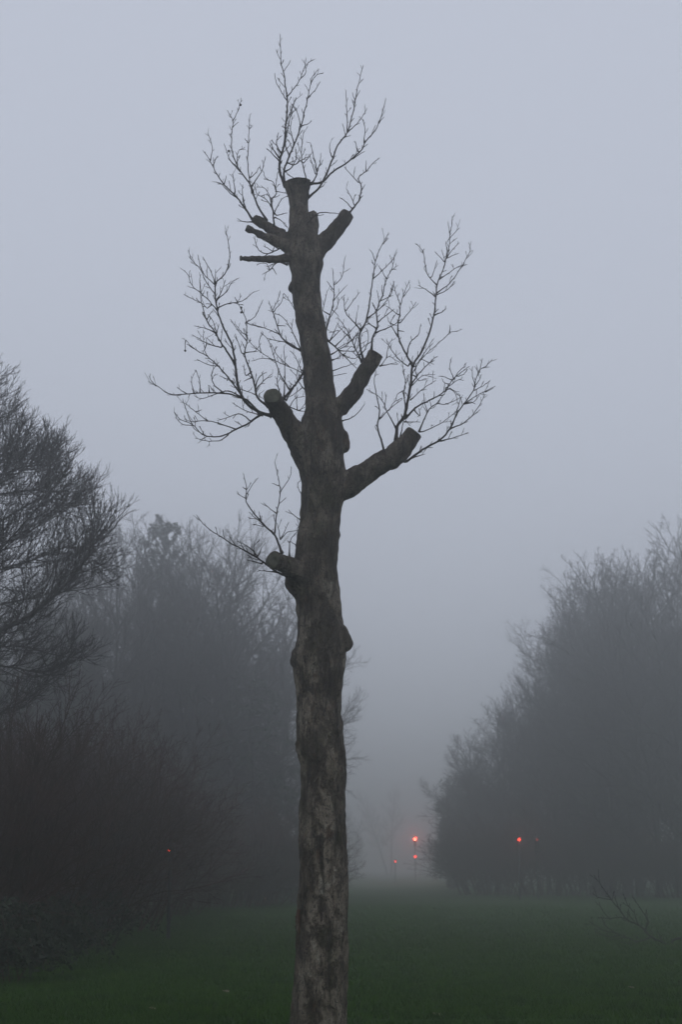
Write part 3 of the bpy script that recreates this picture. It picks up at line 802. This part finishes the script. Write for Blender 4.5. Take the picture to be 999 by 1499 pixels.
shoot(S, C4, 0.0, 0.002, [[(640, 380), (590, 345), (565, 320)], [(630, 420), (605, 395)]], 0.8, seed=46)
for (c, x, y, d) in ((C1, 225, 386, 0.16), (C1, 172, 597, 0.16), (C2, 547, 465, -0.36), (C2, 547, 490, -0.36), (C2, 254, 690, -0.33)):
    seed_ball(c, x, y, d, 1.7 if c is C2 else 1.9)

# ------------------------------------------------------------------ bare trees in the fog
def grow(out, p, d, L, r, lev, prm, rnd):
    n = prm['n'][lev]
    pts, rad = [p.copy()], [r]
    dirs = [d.copy()]
    w, tr = prm['wig'][lev], prm['trop'][lev]
    seg = L / n
    rt = prm['tip'][lev]
    for i in range(n):
        d = (d + UP * tr + Vector((rnd.gauss(0, w), rnd.gauss(0, w), rnd.gauss(0, w)))).normalized()
        p = p + d * seg
        pts.append(p.copy()); dirs.append(d.copy())
        rad.append(r + (rt - r) * ((i + 1) / n) ** 0.9)
    out[lev].append((pts, rad))
    if lev + 1 < len(prm['n']):
        spawn(out, pts, rad, dirs, L, lev, prm, rnd)

def spawn(out, pts, rad, dirs, L, lev, prm, rnd):
    k = max(2, int(round(prm['kids'][lev] * rnd.uniform(0.8, 1.2) * (min(1.0, L / prm['ref'][lev]) if lev else 1))))
    lo = prm['lo'][lev]
    n = len(pts) - 1
    az = rnd.uniform(0, 6.28)
    for j in range(k):
        t = lo + (1 - lo) * (j + rnd.random()) / k
        f = t * n
        i = min(int(f), n - 1)
        q = pts[i].lerp(pts[i + 1], f - i)
        dd = dirs[min(i + 1, n)]
        rr = rad[i] + (rad[i + 1] - rad[i]) * (f - i)
        az += 2.4 + rnd.uniform(-0.5, 0.5)
        perp = dd.orthogonal().normalized()
        perp.rotate(Quaternion(dd, az))
        ang = prm['ang'][lev] * rnd.uniform(0.75, 1.25) * (1.15 - 0.45 * t)
        cd = (dd * math.cos(ang) + perp * math.sin(ang)).normalized()
        if lev == 0:
            cl = prm['crown'](t) * rnd.uniform(0.85, 1.12)
        else:
            cl = L * prm['ratio'][lev] * (1.1 - 0.6 * t) * rnd.uniform(0.7, 1.25)
        grow(out, q, cd, cl, min(rr * 0.75, prm['r'][lev + 1] * (0.6 + 0.4 * cl / max(prm['ref'][lev + 1], .01))), lev + 1, prm, rnd)

def bare_tree_meshes(seed, H, crown_r, trunk_r, trunk_lo=0.18, kids=(16, 9, 8, 6), thick=1.0, droop=0.0, stems=1):
    rnd = random.Random(seed)
    out = [[] for _ in range(5)]
    def crown(t):
        return crown_r * (0.55 + 0.75 * math.sin(math.pi * min(1, 0.18 + 0.72 * (t - trunk_lo) / (1 - trunk_lo)))) * (1.0 - 0.42 * t)
    prm = dict(n=(10, 7, 5, 4, 3), wig=(0.05, 0.10, 0.13, 0.15, 0.16), trop=(0.05, 0.11, 0.09 - droop, 0.08 - droop, 0.05 - droop),
               tip=(0.03, 0.018, 0.009 * thick, 0.006 * thick, 0.004 * thick), kids=kids, lo=(trunk_lo, 0.2, 0.15, 0.12),
               ang=(1.0, 0.75, 0.7, 0.7), ratio=(0, 0.5, 0.55, 0.55), ref=(H, crown_r, crown_r * 0.45, crown_r * 0.25, crown_r * 0.13),
               r=(trunk_r, trunk_r * 0.32, 0.035 * thick, 0.016 * thick, 0.010 * thick), crown=crown)
    for s in range(stems):
        a = 6.28 * s / stems + rnd.random()
        lean = 0.0 if stems == 1 else rnd.uniform(0.12, 0.3)
        d = Vector((math.cos(a) * lean, math.sin(a) * lean, 1)).normalized()
        grow(out, Vector((math.cos(a), math.sin(a), 0)) * (0.0 if stems == 1 else trunk_r * 2) + Vector((0, 0, -0.1)), d, H * 0.93 * (1 if s == 0 else rnd.uniform(0.8, 1)), trunk_r, 0, prm, rnd)
    a, b = Geo(), Geo()
    a.tubes(out[0], 8); a.tubes(out[1], 5)
    b.tubes(out[2], 4)
    for l in (3, 4):
        b.tubes(out[l], 3)
    return a, b, out

def bare_tree(name, label, cat, seed, px, D, H, crown_r, trunk_r=0.22, group=None, mats=('tree_wood', 'tree_twig'), **kw):
    t = thing(name, label, cat, (X_at(px, D), D, 0), 0, group)
    a, b, out = bare_tree_meshes(seed, H, crown_r, trunk_r, **kw)
    a.build('trunk', M[mats[0]], t)
    b.build('crown', M[mats[1]], t)
    t['h'] = H
    return t

def put(root, px, D, H, rot, label, group=None, wide=1.0):
    s = H / root['h']
    return copy_thing(root, (X_at(px, D), D, 0), rot, (s * wide, s * wide, s), label, group)

# large bare tree at the left edge, nearest of the background
nt_ = thing('bare_tree', 'large bare tree with upswept twigs cut by the left edge of the photo', 'tree', (X_at(-410, 27), 27, 0))
rnd = random.Random(11)
a, b, out = bare_tree_meshes(21, 11.7, 4.1, 0.28, 0.16, kids=(24, 12, 10, 8), thick=0.9)
# long low boughs traced on the photo
prm = dict(n=(10, 7, 5, 4, 3), wig=(0.05, 0.08, 0.11, 0.12, 0.14), trop=(0.0, 0.1, 0.15, 0.14, 0.10), tip=(0.03, 0.012, 0.006, 0.0045, 0.0035),
           kids=(14, 34, 14, 9), lo=(0.2, 0.22, 0.12, 0.12), ang=(0.9, 0.65, 0.6, 0.6), ratio=(0, 0.23, 0.55, 0.55), ref=(10, 5, 1.8, 0.9, 0.5),
           r=(0.2, 0.06, 0.013, 0.007, 0.005), crown=lambda t: 2.0)
base_l = Vector((X_at(-410, 27), 27, 0))
extra = [[] for _ in range(5)]
for bough in ([(-280, 1010, 0), (-150, 965, -0.5), (0, 922, -1.2), (60, 888, -1.6), (105, 845, -1.9), (128, 810, -2.1), (138, 785, -2.2)],
              [(-285, 960, 0), (-150, 880, 0.2), (-20, 840, 0.4), (60, 815, 0.5), (105, 800, 0.6), (140, 832, 0.7)],
              [(-285, 900, 0), (-160, 790, -0.5), (-60, 740, -0.9), (20, 720, -1.1), (62, 715, -1.3), (80, 698, -1.4)],
              [(-290, 840, 0), (-190, 720, 0.3), (-100, 640, 0.6), (-50, 595, 0.9), (-5, 585, 1.0)],
              [(-285, 1040, 0), (-160, 1010, 0.3), (-60, 965, 0.5), (20, 945, 0.8), (90, 960, 1.0), (110, 935, 1.1)],
              [(-285, 1070, 0), (-150, 1085, 0.3), (-40, 1060, 0.6), (35, 1025, 0.8), (80, 990, 0.9)],
              [(-290, 880, 0), (-140, 800, -0.2), (-40, 705, -0.4), (5, 665, -0.5), (28, 640, -0.6)],
              [(-285, 990, 0), (-120, 920, 0.8), (0, 885, 1.2), (75, 868, 1.5), (115, 840, 1.6)],
              [(-290, 850, 0), (-150, 760, 0.9), (-60, 690, 1.4), (0, 665, 1.7), (30, 665, 1.8)],
              [(-285, 960, 0), (-130, 880, -1.2), (-30, 830, -1.8), (40, 760, -2.2), (75, 715, -2.4)],
              [(-290, 800, 0), (-200, 700, -0.3), (-110, 610, -0.5), (-55, 575, -0.7), (-22, 550, -0.8)],
              [(-290, 820, 0), (-150, 720, 0.3), (-60, 650, 0.5), (-15, 625, 0.7), (8, 612, 0.8)],
              [(-290, 860, 0), (-150, 770, -0.7), (-40, 715, -1.2), (15, 690, -1.5), (45, 680, -1.7), (60, 668, -1.7)],
              [(-285, 900, 0), (-100, 850, 0.6), (0, 800, 1.0), (55, 770, 1.2), (88, 745, 1.4)],
              [(-285, 1000, 0), (-100, 985, -0.6), (0, 975, -1.0), (60, 985, -1.3), (95, 970, -1.5)],
              [(-285, 930, 0), (-120, 840, 1.0), (-10, 770, 1.4), (60, 730, 1.6), (92, 745, 1.7), (108, 735, 1.8)]):
    pts = [P(x, y, 27 + d) - base_l for x, y, d in bough]
    cm = [Vector(v) for v in catmull(pts, 3)]
    dirs = [(cm[min(i + 1, len(cm) - 1)] - cm[max(i - 1, 0)]).normalized() for i in range(len(cm))]
    L = sum((cm[i + 1] - cm[i]).length for i in range(len(cm) - 1))
    rb = 0.07 if not extra[1] else 0.036
    rad = [rb * (1 - 0.85 * i / (len(cm) - 1)) for i in range(len(cm))]
    extra[1].append((cm, rad))
    spawn(extra, cm, rad, dirs, L, 1, prm, rnd)
a.tubes(extra[1], 6)
b.tubes(extra[2], 4); b.tubes(extra[3], 3); b.tubes(extra[4], 3)
a.build('trunk', M['tree_wood'], nt_)
b.build('crown', M['tree_twig'], nt_)

# three kinds of bare tree, then copies; heights come from where the tops stand in the photo
def top(py, D):
    return P(CX, py, D).z
G_R, G_L = 'bare trees massed on the right', 'bare trees massed on the left'
kA = bare_tree('bare_tree', 'tallest bare tree of the right hand mass, cut by the right edge', 'tree', 31, 1000, 78, top(816, 78), 6.2, 0.24, G_R, kids=(28, 12, 10, 9), thick=1.25, trunk_lo=0.12)
kB = bare_tree('bare_tree', 'dense bare tree behind and right of the pine on the left', 'tree', 32, 300, 70, top(785, 70), 5.4, 0.2, G_L, kids=(30, 12, 10, 8), thick=1.2, trunk_lo=0.1)
kC = bare_tree('bare_tree', 'upright bare tree in the middle of the right hand mass', 'tree', 33, 893, 84, top(832, 84), 5.0, 0.2, G_R, kids=(30, 12, 10, 9), thick=1.25, trunk_lo=0.08)
R = [(kC, 958, 80, 800, 1.1, 'broad bare tree second from the right edge of the mass', 1.1), (kB, 890, 88, 850, 0.4, 'bare tree where the right hand mass begins to step down', 0.95),
     (kC, 868, 92, 888, 2.0, 'smaller bare tree low on the left slope of the right hand mass', 1.05), (kA, 800, 95, 955, 3.3, 'low spreading bare tree behind the rounded evergreen on the right', 0.95),
     (kA, 1085, 84, 775, 1.7, 'bare tree mostly outside the right edge of the photo', 1.0), (kB, 985, 90, 802, 4.0, 'tall bare tree half hidden behind the right edge trees', 1.1),
     (kA, 915, 94, 822, 5.0, 'bare tree behind the gap in the right hand mass', 1.0), (kB, 870, 97, 845, 2.6, 'farthest bare tree behind the right hand mass', 1.0),
     (kB, 930, 86, 812, 2.2, 'bare tree filling the mass left of the broad tree on the right', 1.1), (kC, 1000, 87, 795, 5.6, 'second row bare tree at the right edge of the photo', 1.1),
     (kA, 880, 91, 838, 2.9, 'second row bare tree behind the upright one in the middle', 1.0), (kC, 884, 94, 868, 5.2, 'second row bare tree on the step of the right hand mass', 1.15), (kB, 762, 99, 1000, 1.9, 'rear bare tree low on the left slope of the right hand mass', 1.0),
     (kA, 850, 101, 905, 0.9, 'faint bare tree behind the left slope of the right hand mass', 1.0), (kC, 1030, 97, 790, 3.9, 'rear bare tree behind the trees at the right edge', 1.2),
     (kC, 730, 96, 1035, 4.6, 'lowest bare tree at the left foot of the right hand mass', 1.3), (kB, 725, 97, 1015, 4.0, 'small bare tree where the slope of the right hand mass meets the evergreen', 1.3), (kB, 700, 98, 1065, 0.2, 'small bare tree just above the rounded evergreen on the right', 1.2),
     (kC, 812, 90, 955, 3.1, 'front bare tree on the left slope above the single red light', 1.1)]
for k, px, D, py, rz, lb, wd in R:
    put(k, px, D, top(py + 11, D), rz, lb, G_R, wd)
Lf = [(kC, 110, 66, 815, 0.3, 'bare tree left of the pine behind the large near tree', 1.2), (kB, 182, 70, 778, 1.3, 'bare tree directly left of the pine top', 1.0),
      (kC, 352, 72, 838, 2.1, 'slim bare tree right of the dense left mass', 1.1), (kB, 398, 76, 895, 3.6, 'bare tree whose crown reaches the lopped trunk from the left', 1.0),
      (kA, 150, 78, 792, 4.2, 'rear bare tree showing between the near tree and the pine', 1.1), (kA, 262, 80, 785, 5.1, 'rear bare tree behind the pine', 1.1),
      (kB, -5, 60, 880, 2.3, 'bare tree behind the near tree, cut by the left edge', 1.2), (kC, 70, 63, 858, 5.0, 'bare tree between the thicket and the left mass', 1.2), (kA, 15, 74, 850, 1.0, 'rear bare tree hidden behind the large near tree', 1.2),
      (kB, 220, 75, 785, 0.9, 'second row bare tree just behind the pine', 1.2), (kA, 305, 76, 792, 3.3, 'second row bare tree right of the pine', 1.1), (kC, 365, 79, 850, 4.4, 'second row bare tree at the right end of the left mass', 1.2),
      (kC, 325, 83, 812, 0.6, 'rear bare tree right of the pine', 1.2), (kA, 50, 72, 830, 2.9, 'bare tree seen through the twigs of the large near tree', 1.1)]
for k, px, D, py, rz, lb, wd in Lf:
    put(k, px, D, top(py, D), rz, lb, G_L, wd)
# weeping pale tree behind the lopped trunk
bare_tree('birch_tree', 'faint fine twigged tree peeping out behind the lopped trunk', 'tree', 41, 436, 112, top(885, 112), 2.7, 0.14, None, ('birch_wood', 'tree_twig'), kids=(26, 9, 8, 6), thick=0.9, droop=0.16, trunk_lo=0.2)
bare_tree('slim_tree', 'faint slim twin stemmed tree fading in the fog left of the red traffic light', 'tree', 42, 569, 265, top(1140, 265), 3.0, 0.2, None, kids=(20, 9, 7, 5), thick=1.3, stems=2, trunk_lo=0.3)
put(kC, 520, 210, top(1175, 210), 1.0, 'barely visible far tree in the fog right behind the lopped trunk')

# pine at the left
def pine(px, D, H, label, seed, droop=0.0, lo=0.3, reach=3.4):
    t = thing('pine_tree', label, 'tree', (X_at(px, D), D, 0))
    rng = np.random.RandomState(seed)
    rnd = random.Random(seed)
    a, b = Geo(), Geo()
    trunk = [Vector((0.25 * math.sin(i * 0.5), 0.1 * math.cos(i), H * i / 12 - 0.1)) for i in range(13)]
    a.tubes([(trunk, [0.24 * (1 - 0.9 * i / 12) for i in range(13)])], 8)
    br, tw, tips = [], [], []
    for i in range(60):
        t_ = lo + (0.985 - lo) * i / 59
        k = t_ * 12
        p = trunk[int(k)].lerp(trunk[min(int(k) + 1, 12)], k % 1)
        az = i * 2.4 + rnd.uniform(-0.4, 0.4)
        L = (reach * (1 - t_) ** 0.45 + 0.3) * rnd.uniform(0.65, 1.15)
        up = 0.35 + 0.65 * t_ - droop
        d = Vector((math.cos(az), math.sin(az), up)).normalized()
        pts = [p + d * L * s + UP * (0.35 - droop) * L * s * s * 0.6 for s in (0, 0.25, 0.5, 0.75, 1.0)]
        br.append((pts, [0.045, 0.038, 0.03, 0.02, 0.01]))
        for j in range(int(5 + L * 4)):
            s = 0.3 + 0.7 * rnd.random()
            q = pts[int(s * 3.99)].lerp(pts[int(s * 3.99) + 1], s * 3.99 % 1)
            dv = (d + UP * (0.5 - droop * 1.6) + Vector((rnd.gauss(0, .6), rnd.gauss(0, .6), rnd.gauss(0, .3)))).normalized()
            e = q + dv * rnd.uniform(0.3, 0.7)
            tw.append(([q, q.lerp(e, 0.5), e], [0.012, 0.010, 0.006]))
            for u in (0.35, 0.6, 0.85, 1.0):
                tips.append(tuple(q.lerp(e, u)))
    tips += [tuple(trunk[-1] + UP * u) for u in (-0.5, -0.3, -0.1, 0.1, 0.25)]
    a.tubes(br, 5)
    b.tubes(tw, 3)
    leaf_cloud(b, tips, [0.13] * len(tips), len(tips) * 6, 0.09, rng, 1.0)
    a.build('trunk', M['tree_wood'], t)
    b.build('crown', M['needle'], t, smooth=False)
    return t
pine(234, 77, top(772, 77), 'pine with upswept dark top rising above the bare trees on the left', 8, 0.0, 0.35, 2.6)
pine(372, 70, top(985, 70), 'lower conifer with drooping boughs left of the lopped trunk', 12, 0.75, 0.12, 3.0)

# rounded evergreens
def evergreen(px, D, H, wd, label, seed, name='evergreen_shrub', count=16000, mat='holly', group=None):
    t = thing(name, label, 'shrub', (X_at(px, D), D, 0), 0, group)
    rng = np.random.RandomState(seed)
    a, b = Geo(), Geo()
    stems, cs, rs = [], [], []
    for i in range(9):
        az = i * 2.4
        q = Vector((math.cos(az) * wd * 0.5 * rng.rand(), math.sin(az) * wd * 0.5 * rng.rand(), H * 0.75))
        stems.append(([Vector((0.05 * math.cos(az), 0.05 * math.sin(az), -0.05)), q * 0.4, q * 0.75, q], [0.06, 0.05, 0.03, 0.015]))
    a.tubes(stems, 5)
    for i in range(70):
        z = rng.rand() ** 0.8
        rr = wd * math.sqrt(max(0.03, 1 - (2 * abs(z - 0.42) / 1.2) ** 2)) * (0.55 + 0.5 * rng.rand())
        az = rng.rand() * 6.28
        cs.append((math.cos(az) * rr * 0.85, math.sin(az) * rr * 0.85, H * (0.04 + 0.9 * z)))
        rs.append(wd * (0.2 + 0.22 * rng.rand()))
    leaf_cloud(b, cs, rs, count, 0.1, rng, 0.9)
    a.build('stem', M['tree_wood'], t)
    b.build('crown', M[mat], t, smooth=False)
    t['h'] = H
    return t
ev = evergreen(678, 112, top(1130, 112), 2.5, 'larger rounded dark evergreen at the left foot of the right hand trees', 3, count=26000)
put(ev, 715, 104, top(1150, 104), 1.2, 'lower rounded evergreen beneath the small bare trees on the right', None, 1.2)

# thicket shrubs: many upright stems
def thicket(px, D, H, seed, label, group, spread=1.5, n=26):
    t = thing('bare_shrub', label, 'shrub', (X_at(px, D), D, 0), 0, group)
    rnd = random.Random(seed)
    out = [[] for _ in range(4)]
    prm = dict(n=(7, 5, 4, 3), wig=(0.07, 0.12, 0.15, 0.16), trop=(0.03, 0.06, 0.05, 0.03), tip=(0.007, 0.006, 0.005, 0.004), kids=(11, 7, 5), lo=(0.12, 0.12, 0.12),
               ang=(0.6, 0.7, 0.7), ratio=(0, 0.5, 0.5), ref=(H, H * 0.3, H * 0.15, H * 0.08), r=(0.025, 0.013, 0.009, 0.007), crown=lambda t_: H * 0.42 * (1.15 - 0.75 * t_))
    for i in range(n):
        a = rnd.uniform(0, 6.28)
        rr = spread * math.sqrt(rnd.random())
        p = Vector((math.cos(a) * rr, math.sin(a) * rr, -0.05))
        ln = 0.12 + 0.3 * rr / spread
        d = Vector((math.cos(a) * ln + rnd.gauss(0, 0.1), math.sin(a) * ln + rnd.gauss(0, 0.1), 1)).normalized()
        grow(out, p, d, H * rnd.uniform(0.6, 1.0) * (1.05 - 0.3 * rr / spread), 0.028, 0, prm, rnd)
    a, b = Geo(), Geo()
    a.tubes(out[0], 5)
    b.tubes(out[1], 4); b.tubes(out[2], 3); b.tubes(out[3], 3)
    a.build('stem', M['shrub_twig'], t)
    b.build('crown', M['shrub_twig'], t)
    t['h'] = H
    return t
G_S = 'bare shrubs in the thicket along the left edge of the lawn'
t1 = thicket(-60, 25.5, 4.9, 51, 'nearest bare shrub of the left thicket, cut by the left edge', G_S, 1.6, 34)
t2 = thicket(45, 31, 5.4, 52, 'second nearest bare shrub of the left thicket', G_S, 1.9, 36)
TH = [(t1, 115, 38, 5.6, 1.0, 'bare shrub in the middle of the left thicket', 1.15), (t2, 172, 45, 5.2, 2.2, 'bare shrub past the middle of the left thicket', 1.1), (t1, 222, 52, 4.4, 3.0, 'low bare shrub near the far end of the left thicket', 1.25),
      (t2, 258, 57, 3.4, 0.5, 'last and lowest bare shrub of the left thicket, beside the tiny red light', 1.2), (t2, -20, 33, 5.8, 4.4, 'bare shrub in the second row of the thicket at the left edge', 1.1), (t1, 40, 40, 6.4, 5.2, 'tall bare shrub in the second row behind the left thicket', 1.2),
      (t2, 110, 48, 6.6, 0.2, 'tall rear bare shrub below the pine', 1.2), (t1, 180, 55, 6.0, 1.9, 'rear bare shrub at the foot of the left trees', 1.3), (t1, -30, 42, 7.0, 2.5, 'tallest rear bare shrub at the left edge', 1.2)]
for k, px, D, H, rz, lb, wd in TH:
    put(k, px, D, H, rz, lb, G_S, wd)
G_U = 'undergrowth shrubs beneath the background trees'
UN = [(t2, 300, 60, 5.0, 0.8, 'undergrowth shrub at the foot of the left mass', 1.3), (t1, 345, 63, 5.0, 2.8, 'undergrowth shrub between the left mass and the lopped trunk', 1.3), (t2, 395, 66, 4.6, 4.8, 'undergrowth shrub just left of the lopped trunk', 1.3),
      (t1, 430, 70, 4.0, 0.1, 'undergrowth shrub directly behind the lopped trunk', 1.3), (t1, 730, 88, 5.5, 1.8, 'undergrowth shrub left of the second red traffic light', 1.4), (t2, 800, 86, 5.5, 3.9, 'undergrowth shrub right of the second red traffic light', 1.4),
      (t1, 860, 84, 5.0, 5.5, 'undergrowth shrub in the middle of the right hand mass', 1.4), (t2, 925, 82, 4.5, 0.7, 'undergrowth shrub under the broad tree on the right', 1.4), (t1, 1000, 80, 4.5, 2.4, 'undergrowth shrub at the right edge of the photo', 1.4)]
for k, px, D, H, rz, lb, wd in UN:
    put(k, px, D, H, rz, lb, G_U, wd)

# brambles at the bottom left
def bramble(px, D, H, wd, seed, label):
    t = thing('bramble_bush', label, 'bramble', (X_at(px, D), D, 0), 0, 'bramble bushes at the foot of the left thicket')
    rnd = random.Random(seed); rng = np.random.RandomState(seed)
    a, b = Geo(), Geo()
    canes, cs, rs = [], [], []
    for i in range(40):
        az = rnd.uniform(0, 6.28); L = wd * rnd.uniform(0.5, 1.15); h = H * rnd.uniform(0.5, 1.2)
        o = Vector((rnd.gauss(0, wd * 0.25), rnd.gauss(0, wd * 0.25), -0.03))
        pts = [o + Vector((math.cos(az) * L * s, math.sin(az) * L * s, h * math.sin(s * 2.5) )) for s in (0, 0.25, 0.5, 0.75, 1)]
        canes.append((pts, [0.009, 0.008, 0.007, 0.006, 0.004]))
        for p in pts[1:]:
            cs.append(tuple(p)); rs.append(rnd.uniform(0.12, 0.3))
    a.tubes(canes, 4)
    leaf_cloud(b, cs, rs, 5000, 0.045, rng)
    a.build('cane', M['shrub_twig'], t)
    b.build('foliage', M['bramble'], t, smooth=False)
bramble(-5, 21.5, 0.95, 1.0, 61, 'nearest dark bramble bush in the bottom left corner of the lawn edge')
bramble(55, 24.5, 0.9, 1.0, 62, 'dark bramble bush right of the nearest bramble')
bramble(120, 30, 0.9, 1.1, 63, 'farthest dark bramble bush at the foot of the left thicket')

# fallen bough on the right
FB = P(980, 1386, 31.5); FB.z = 0
fb = thing('fallen_branch', 'dead forked branch with twigs lying on the grass at the lower right', 'branch', FB)
shoot('branch', C8, 0, 0.004, [[(1150, 800), (1060, 740), (999, 715), (940, 722), (880, 772), (800, 735), (720, 700), (660, 640), (600, 590), (500, 540), (420, 440), (340, 340), (260, 230), (190, 130)],
    [(660, 640), (690, 560), (620, 440), (545, 330)], [(720, 700), (600, 740), (480, 700), (380, 660), (280, 640), (150, 560)], [(500, 540), (430, 520), (340, 530), (230, 520)], [(480, 700), (400, 720), (330, 730)],
    [(600, 590), (560, 480), (500, 400), (470, 340)], [(380, 660), (300, 600), (260, 520)], [(420, 440), (380, 330)], [(340, 540), (260, 440), (240, 380)], [(600, 740), (520, 760), (430, 745)], [(420, 690), (330, 700), (200, 650)],
    [(350, 360), (240, 340), (180, 300)]], 2.1, fb, FB, seed=70, D0=31.5, side=1.0, mat='tree_wood', rmin=0.45)

# a few dead leaves on the lawn
for i, (px, py, lb) in enumerate(((222, 1484, 'pale curled dead leaf on the grass left of the lopped trunk'), (640, 1493, 'pale dead leaf on the grass right of the lopped trunk'),
                                  (925, 1452, 'pale dead leaf on the grass near the right edge'), (330, 1458, 'small pale dead leaf farther back left of the lopped trunk'))):
    r = ray(px, py); k = -EYE / r.z
    p = Vector((r.x * k, r.y * k, 0.045))
    V, F = [], []
    rnd = random.Random(i)
    for a_ in range(6):
        for b_ in range(4):
            u, v = a_ / 5 - 0.5, b_ / 3 - 0.5
            w_ = (1 - (2 * u) ** 2) * 0.75 + 0.08
            V.append((u * 0.12, v * 0.11 * w_, 0.05 * (v * v + u * u) + rnd.uniform(0, 0.006)))
    for a_ in range(5):
        for b_ in range(3):
            F.append((a_ * 4 + b_, a_ * 4 + b_ + 1, a_ * 4 + b_ + 5, a_ * 4 + b_ + 4))
    o = link('dead_leaf', V, F, M['leaf'], None, p)
    o.rotation_euler = (0.2, 0.1, rnd.uniform(0, 3))
    sm = o.modifiers.new('thick', 'SOLIDIFY'); sm.thickness = 0.002
    tag(o, lb, 'leaf')

# ------------------------------------------------------------------ traffic signals
def box(geo, c, s):
    c, s = Vector(c), Vector(s) * 0.5
    V = [c + Vector((x * s.x, y * s.y, z * s.z)) for z in (-1, 1) for y in (-1, 1) for x in (-1, 1)]
    geo.add(V, [(0, 2, 3, 1), (4, 5, 7, 6), (0, 1, 5, 4), (1, 3, 7, 5), (3, 2, 6, 7), (2, 0, 4, 6)])

def signal(px, D, lamp_py, label, strength, glow, low_py=None, low_strength=0, radius=0.1, turn=0.0, main=True):
    zl = P(px, lamp_py, D).z
    zlow = P(px, low_py, D).z if low_py else None
    t = thing('traffic_light', label, 'traffic light', (X_at(px, D), D, 0), turn)
    H = zl + 0.3
    g = Geo(); g.tubes([([Vector((0, 0.16, -0.1)), Vector((0, 0.16, H * 0.5)), Vector((0, 0.16, H))], [0.045, 0.045, 0.045])], 12)
    g.build('post', M['post'], t)
    def head(zc, n, lit, st):
        g = Geo(); box(g, (0, 0, zc - (n - 1) * 0.135), (0.25, 0.2, 0.27 * n + 0.06))
        h = g.build('signal_head', M['black'], t, smooth=False)
        bv = h.modifiers.new('bevel', 'BEVEL'); bv.width = 0.03; bv.segments = 2
        for k in range(n):
            z = zc - 0.27 * k
            V, F = [], []
            for i in range(2):
                for s in range(13):
                    a_ = math.pi * (s / 12 * 1.24 - 0.12)
                    V.append((math.cos(a_) * (radius + 0.012), -0.1 - 0.16 * i, z + math.sin(a_) * (radius + 0.012)))
            for s in range(12):
                F.append((s, s + 1, 14 + s, 13 + s))
            v = link('visor', V, F, M['black'], h)
            so = v.modifiers.new('thick', 'SOLIDIFY'); so.thickness = 0.006
            V, F = [], []
            for i, (rr, yy) in enumerate(((1, -0.1), (0.95, -0.115), (0.6, -0.128), (0.2, -0.132))):
                for s in range(16):
                    a_ = 2 * math.pi * s / 16
                    V.append((math.cos(a_) * radius * rr, yy, z + math.sin(a_) * radius * rr))
            for i in range(3):
                for s in range(16):
                    F.append((i * 16 + s, i * 16 + (s + 1) % 16, (i + 1) * 16 + (s + 1) % 16, (i + 1) * 16 + s))
            F.append(tuple(48 + s for s in range(16)))
            mat = emit('lit_red_lens', (1.0, 0.045, 0.025), st) if k == lit else M['glass_dark']
            ln = link('lens', V, F, mat, h)
            if k == lit:
                ln['label'] = 'lit red lens'
    head(zl, 3 if main else 1, 0, strength)
    if low_py:
        head(zlow, 1, 0, low_strength)
    if glow:
        ld = bpy.data.lights.new('signal_glow', 'POINT')
        ld.energy = glow; ld.color = (1, 0.10, 0.07); ld.shadow_soft_size = 0.09
        lo = bpy.data.objects.new('signal_glow', ld); COL.objects.link(lo)
        lo.parent = t; lo.location = (0, -0.32, zl)
    return t
signal(607, 150, 1228, 'brightest red traffic light, in the gap between the two tree masses', 60, 240, 1254, 7, 0.13)
signal(578, 151, 1261, 'low post with one small dim red lamp left of the brightest traffic light', 9, 0, None, 0, 0.075, main=False)
signal(758, 76, 1229, 'single red traffic light glowing in front of the dark right hand trees', 8, 8, None, 0, 0.065)
signal(784, 77, 1229, 'very dim red traffic light right of the one before the dark trees', 0.5, 0, None, 0, 0.055)
signal(251, 34, 1245, 'tiny dim red lamp on a thin post at the edge of the left thicket', 16.0, 0, None, 0, 0.022, main=False)

# ------------------------------------------------------------------ haze
hz = Geo()
x0, x1, y0, y1, z0, z1 = -600, 600, -140, 640, -1.1, 24
hv = [(x, y, z) for z in (z0, z1) for y in (y0, y1) for x in (x0, x1)]
hz.add(hv, [(0, 2, 3, 1), (4, 5, 7, 6), (0, 1, 5, 4), (1, 3, 7, 5), (3, 2, 6, 7), (2, 0, 4, 6)])
hm = bpy.data.materials.new('fog_air')
hm.use_nodes = True
hn = hm.node_tree
hn.nodes.clear()
ho = hn.nodes.new('ShaderNodeOutputMaterial')
pv = hn.nodes.new('ShaderNodeVolumePrincipled')
pv.inputs['Color'].default_value = HAZE_COLOR
pv.inputs['Density'].default_value = HAZE_DENSITY
pv.inputs['Anisotropy'].default_value = 0.83
hn.links.new(pv.outputs[0], ho.inputs['Volume'])
h = hz.build('haze', hm, smooth=False)
h['kind'] = 'stuff'
h.visible_shadow = True
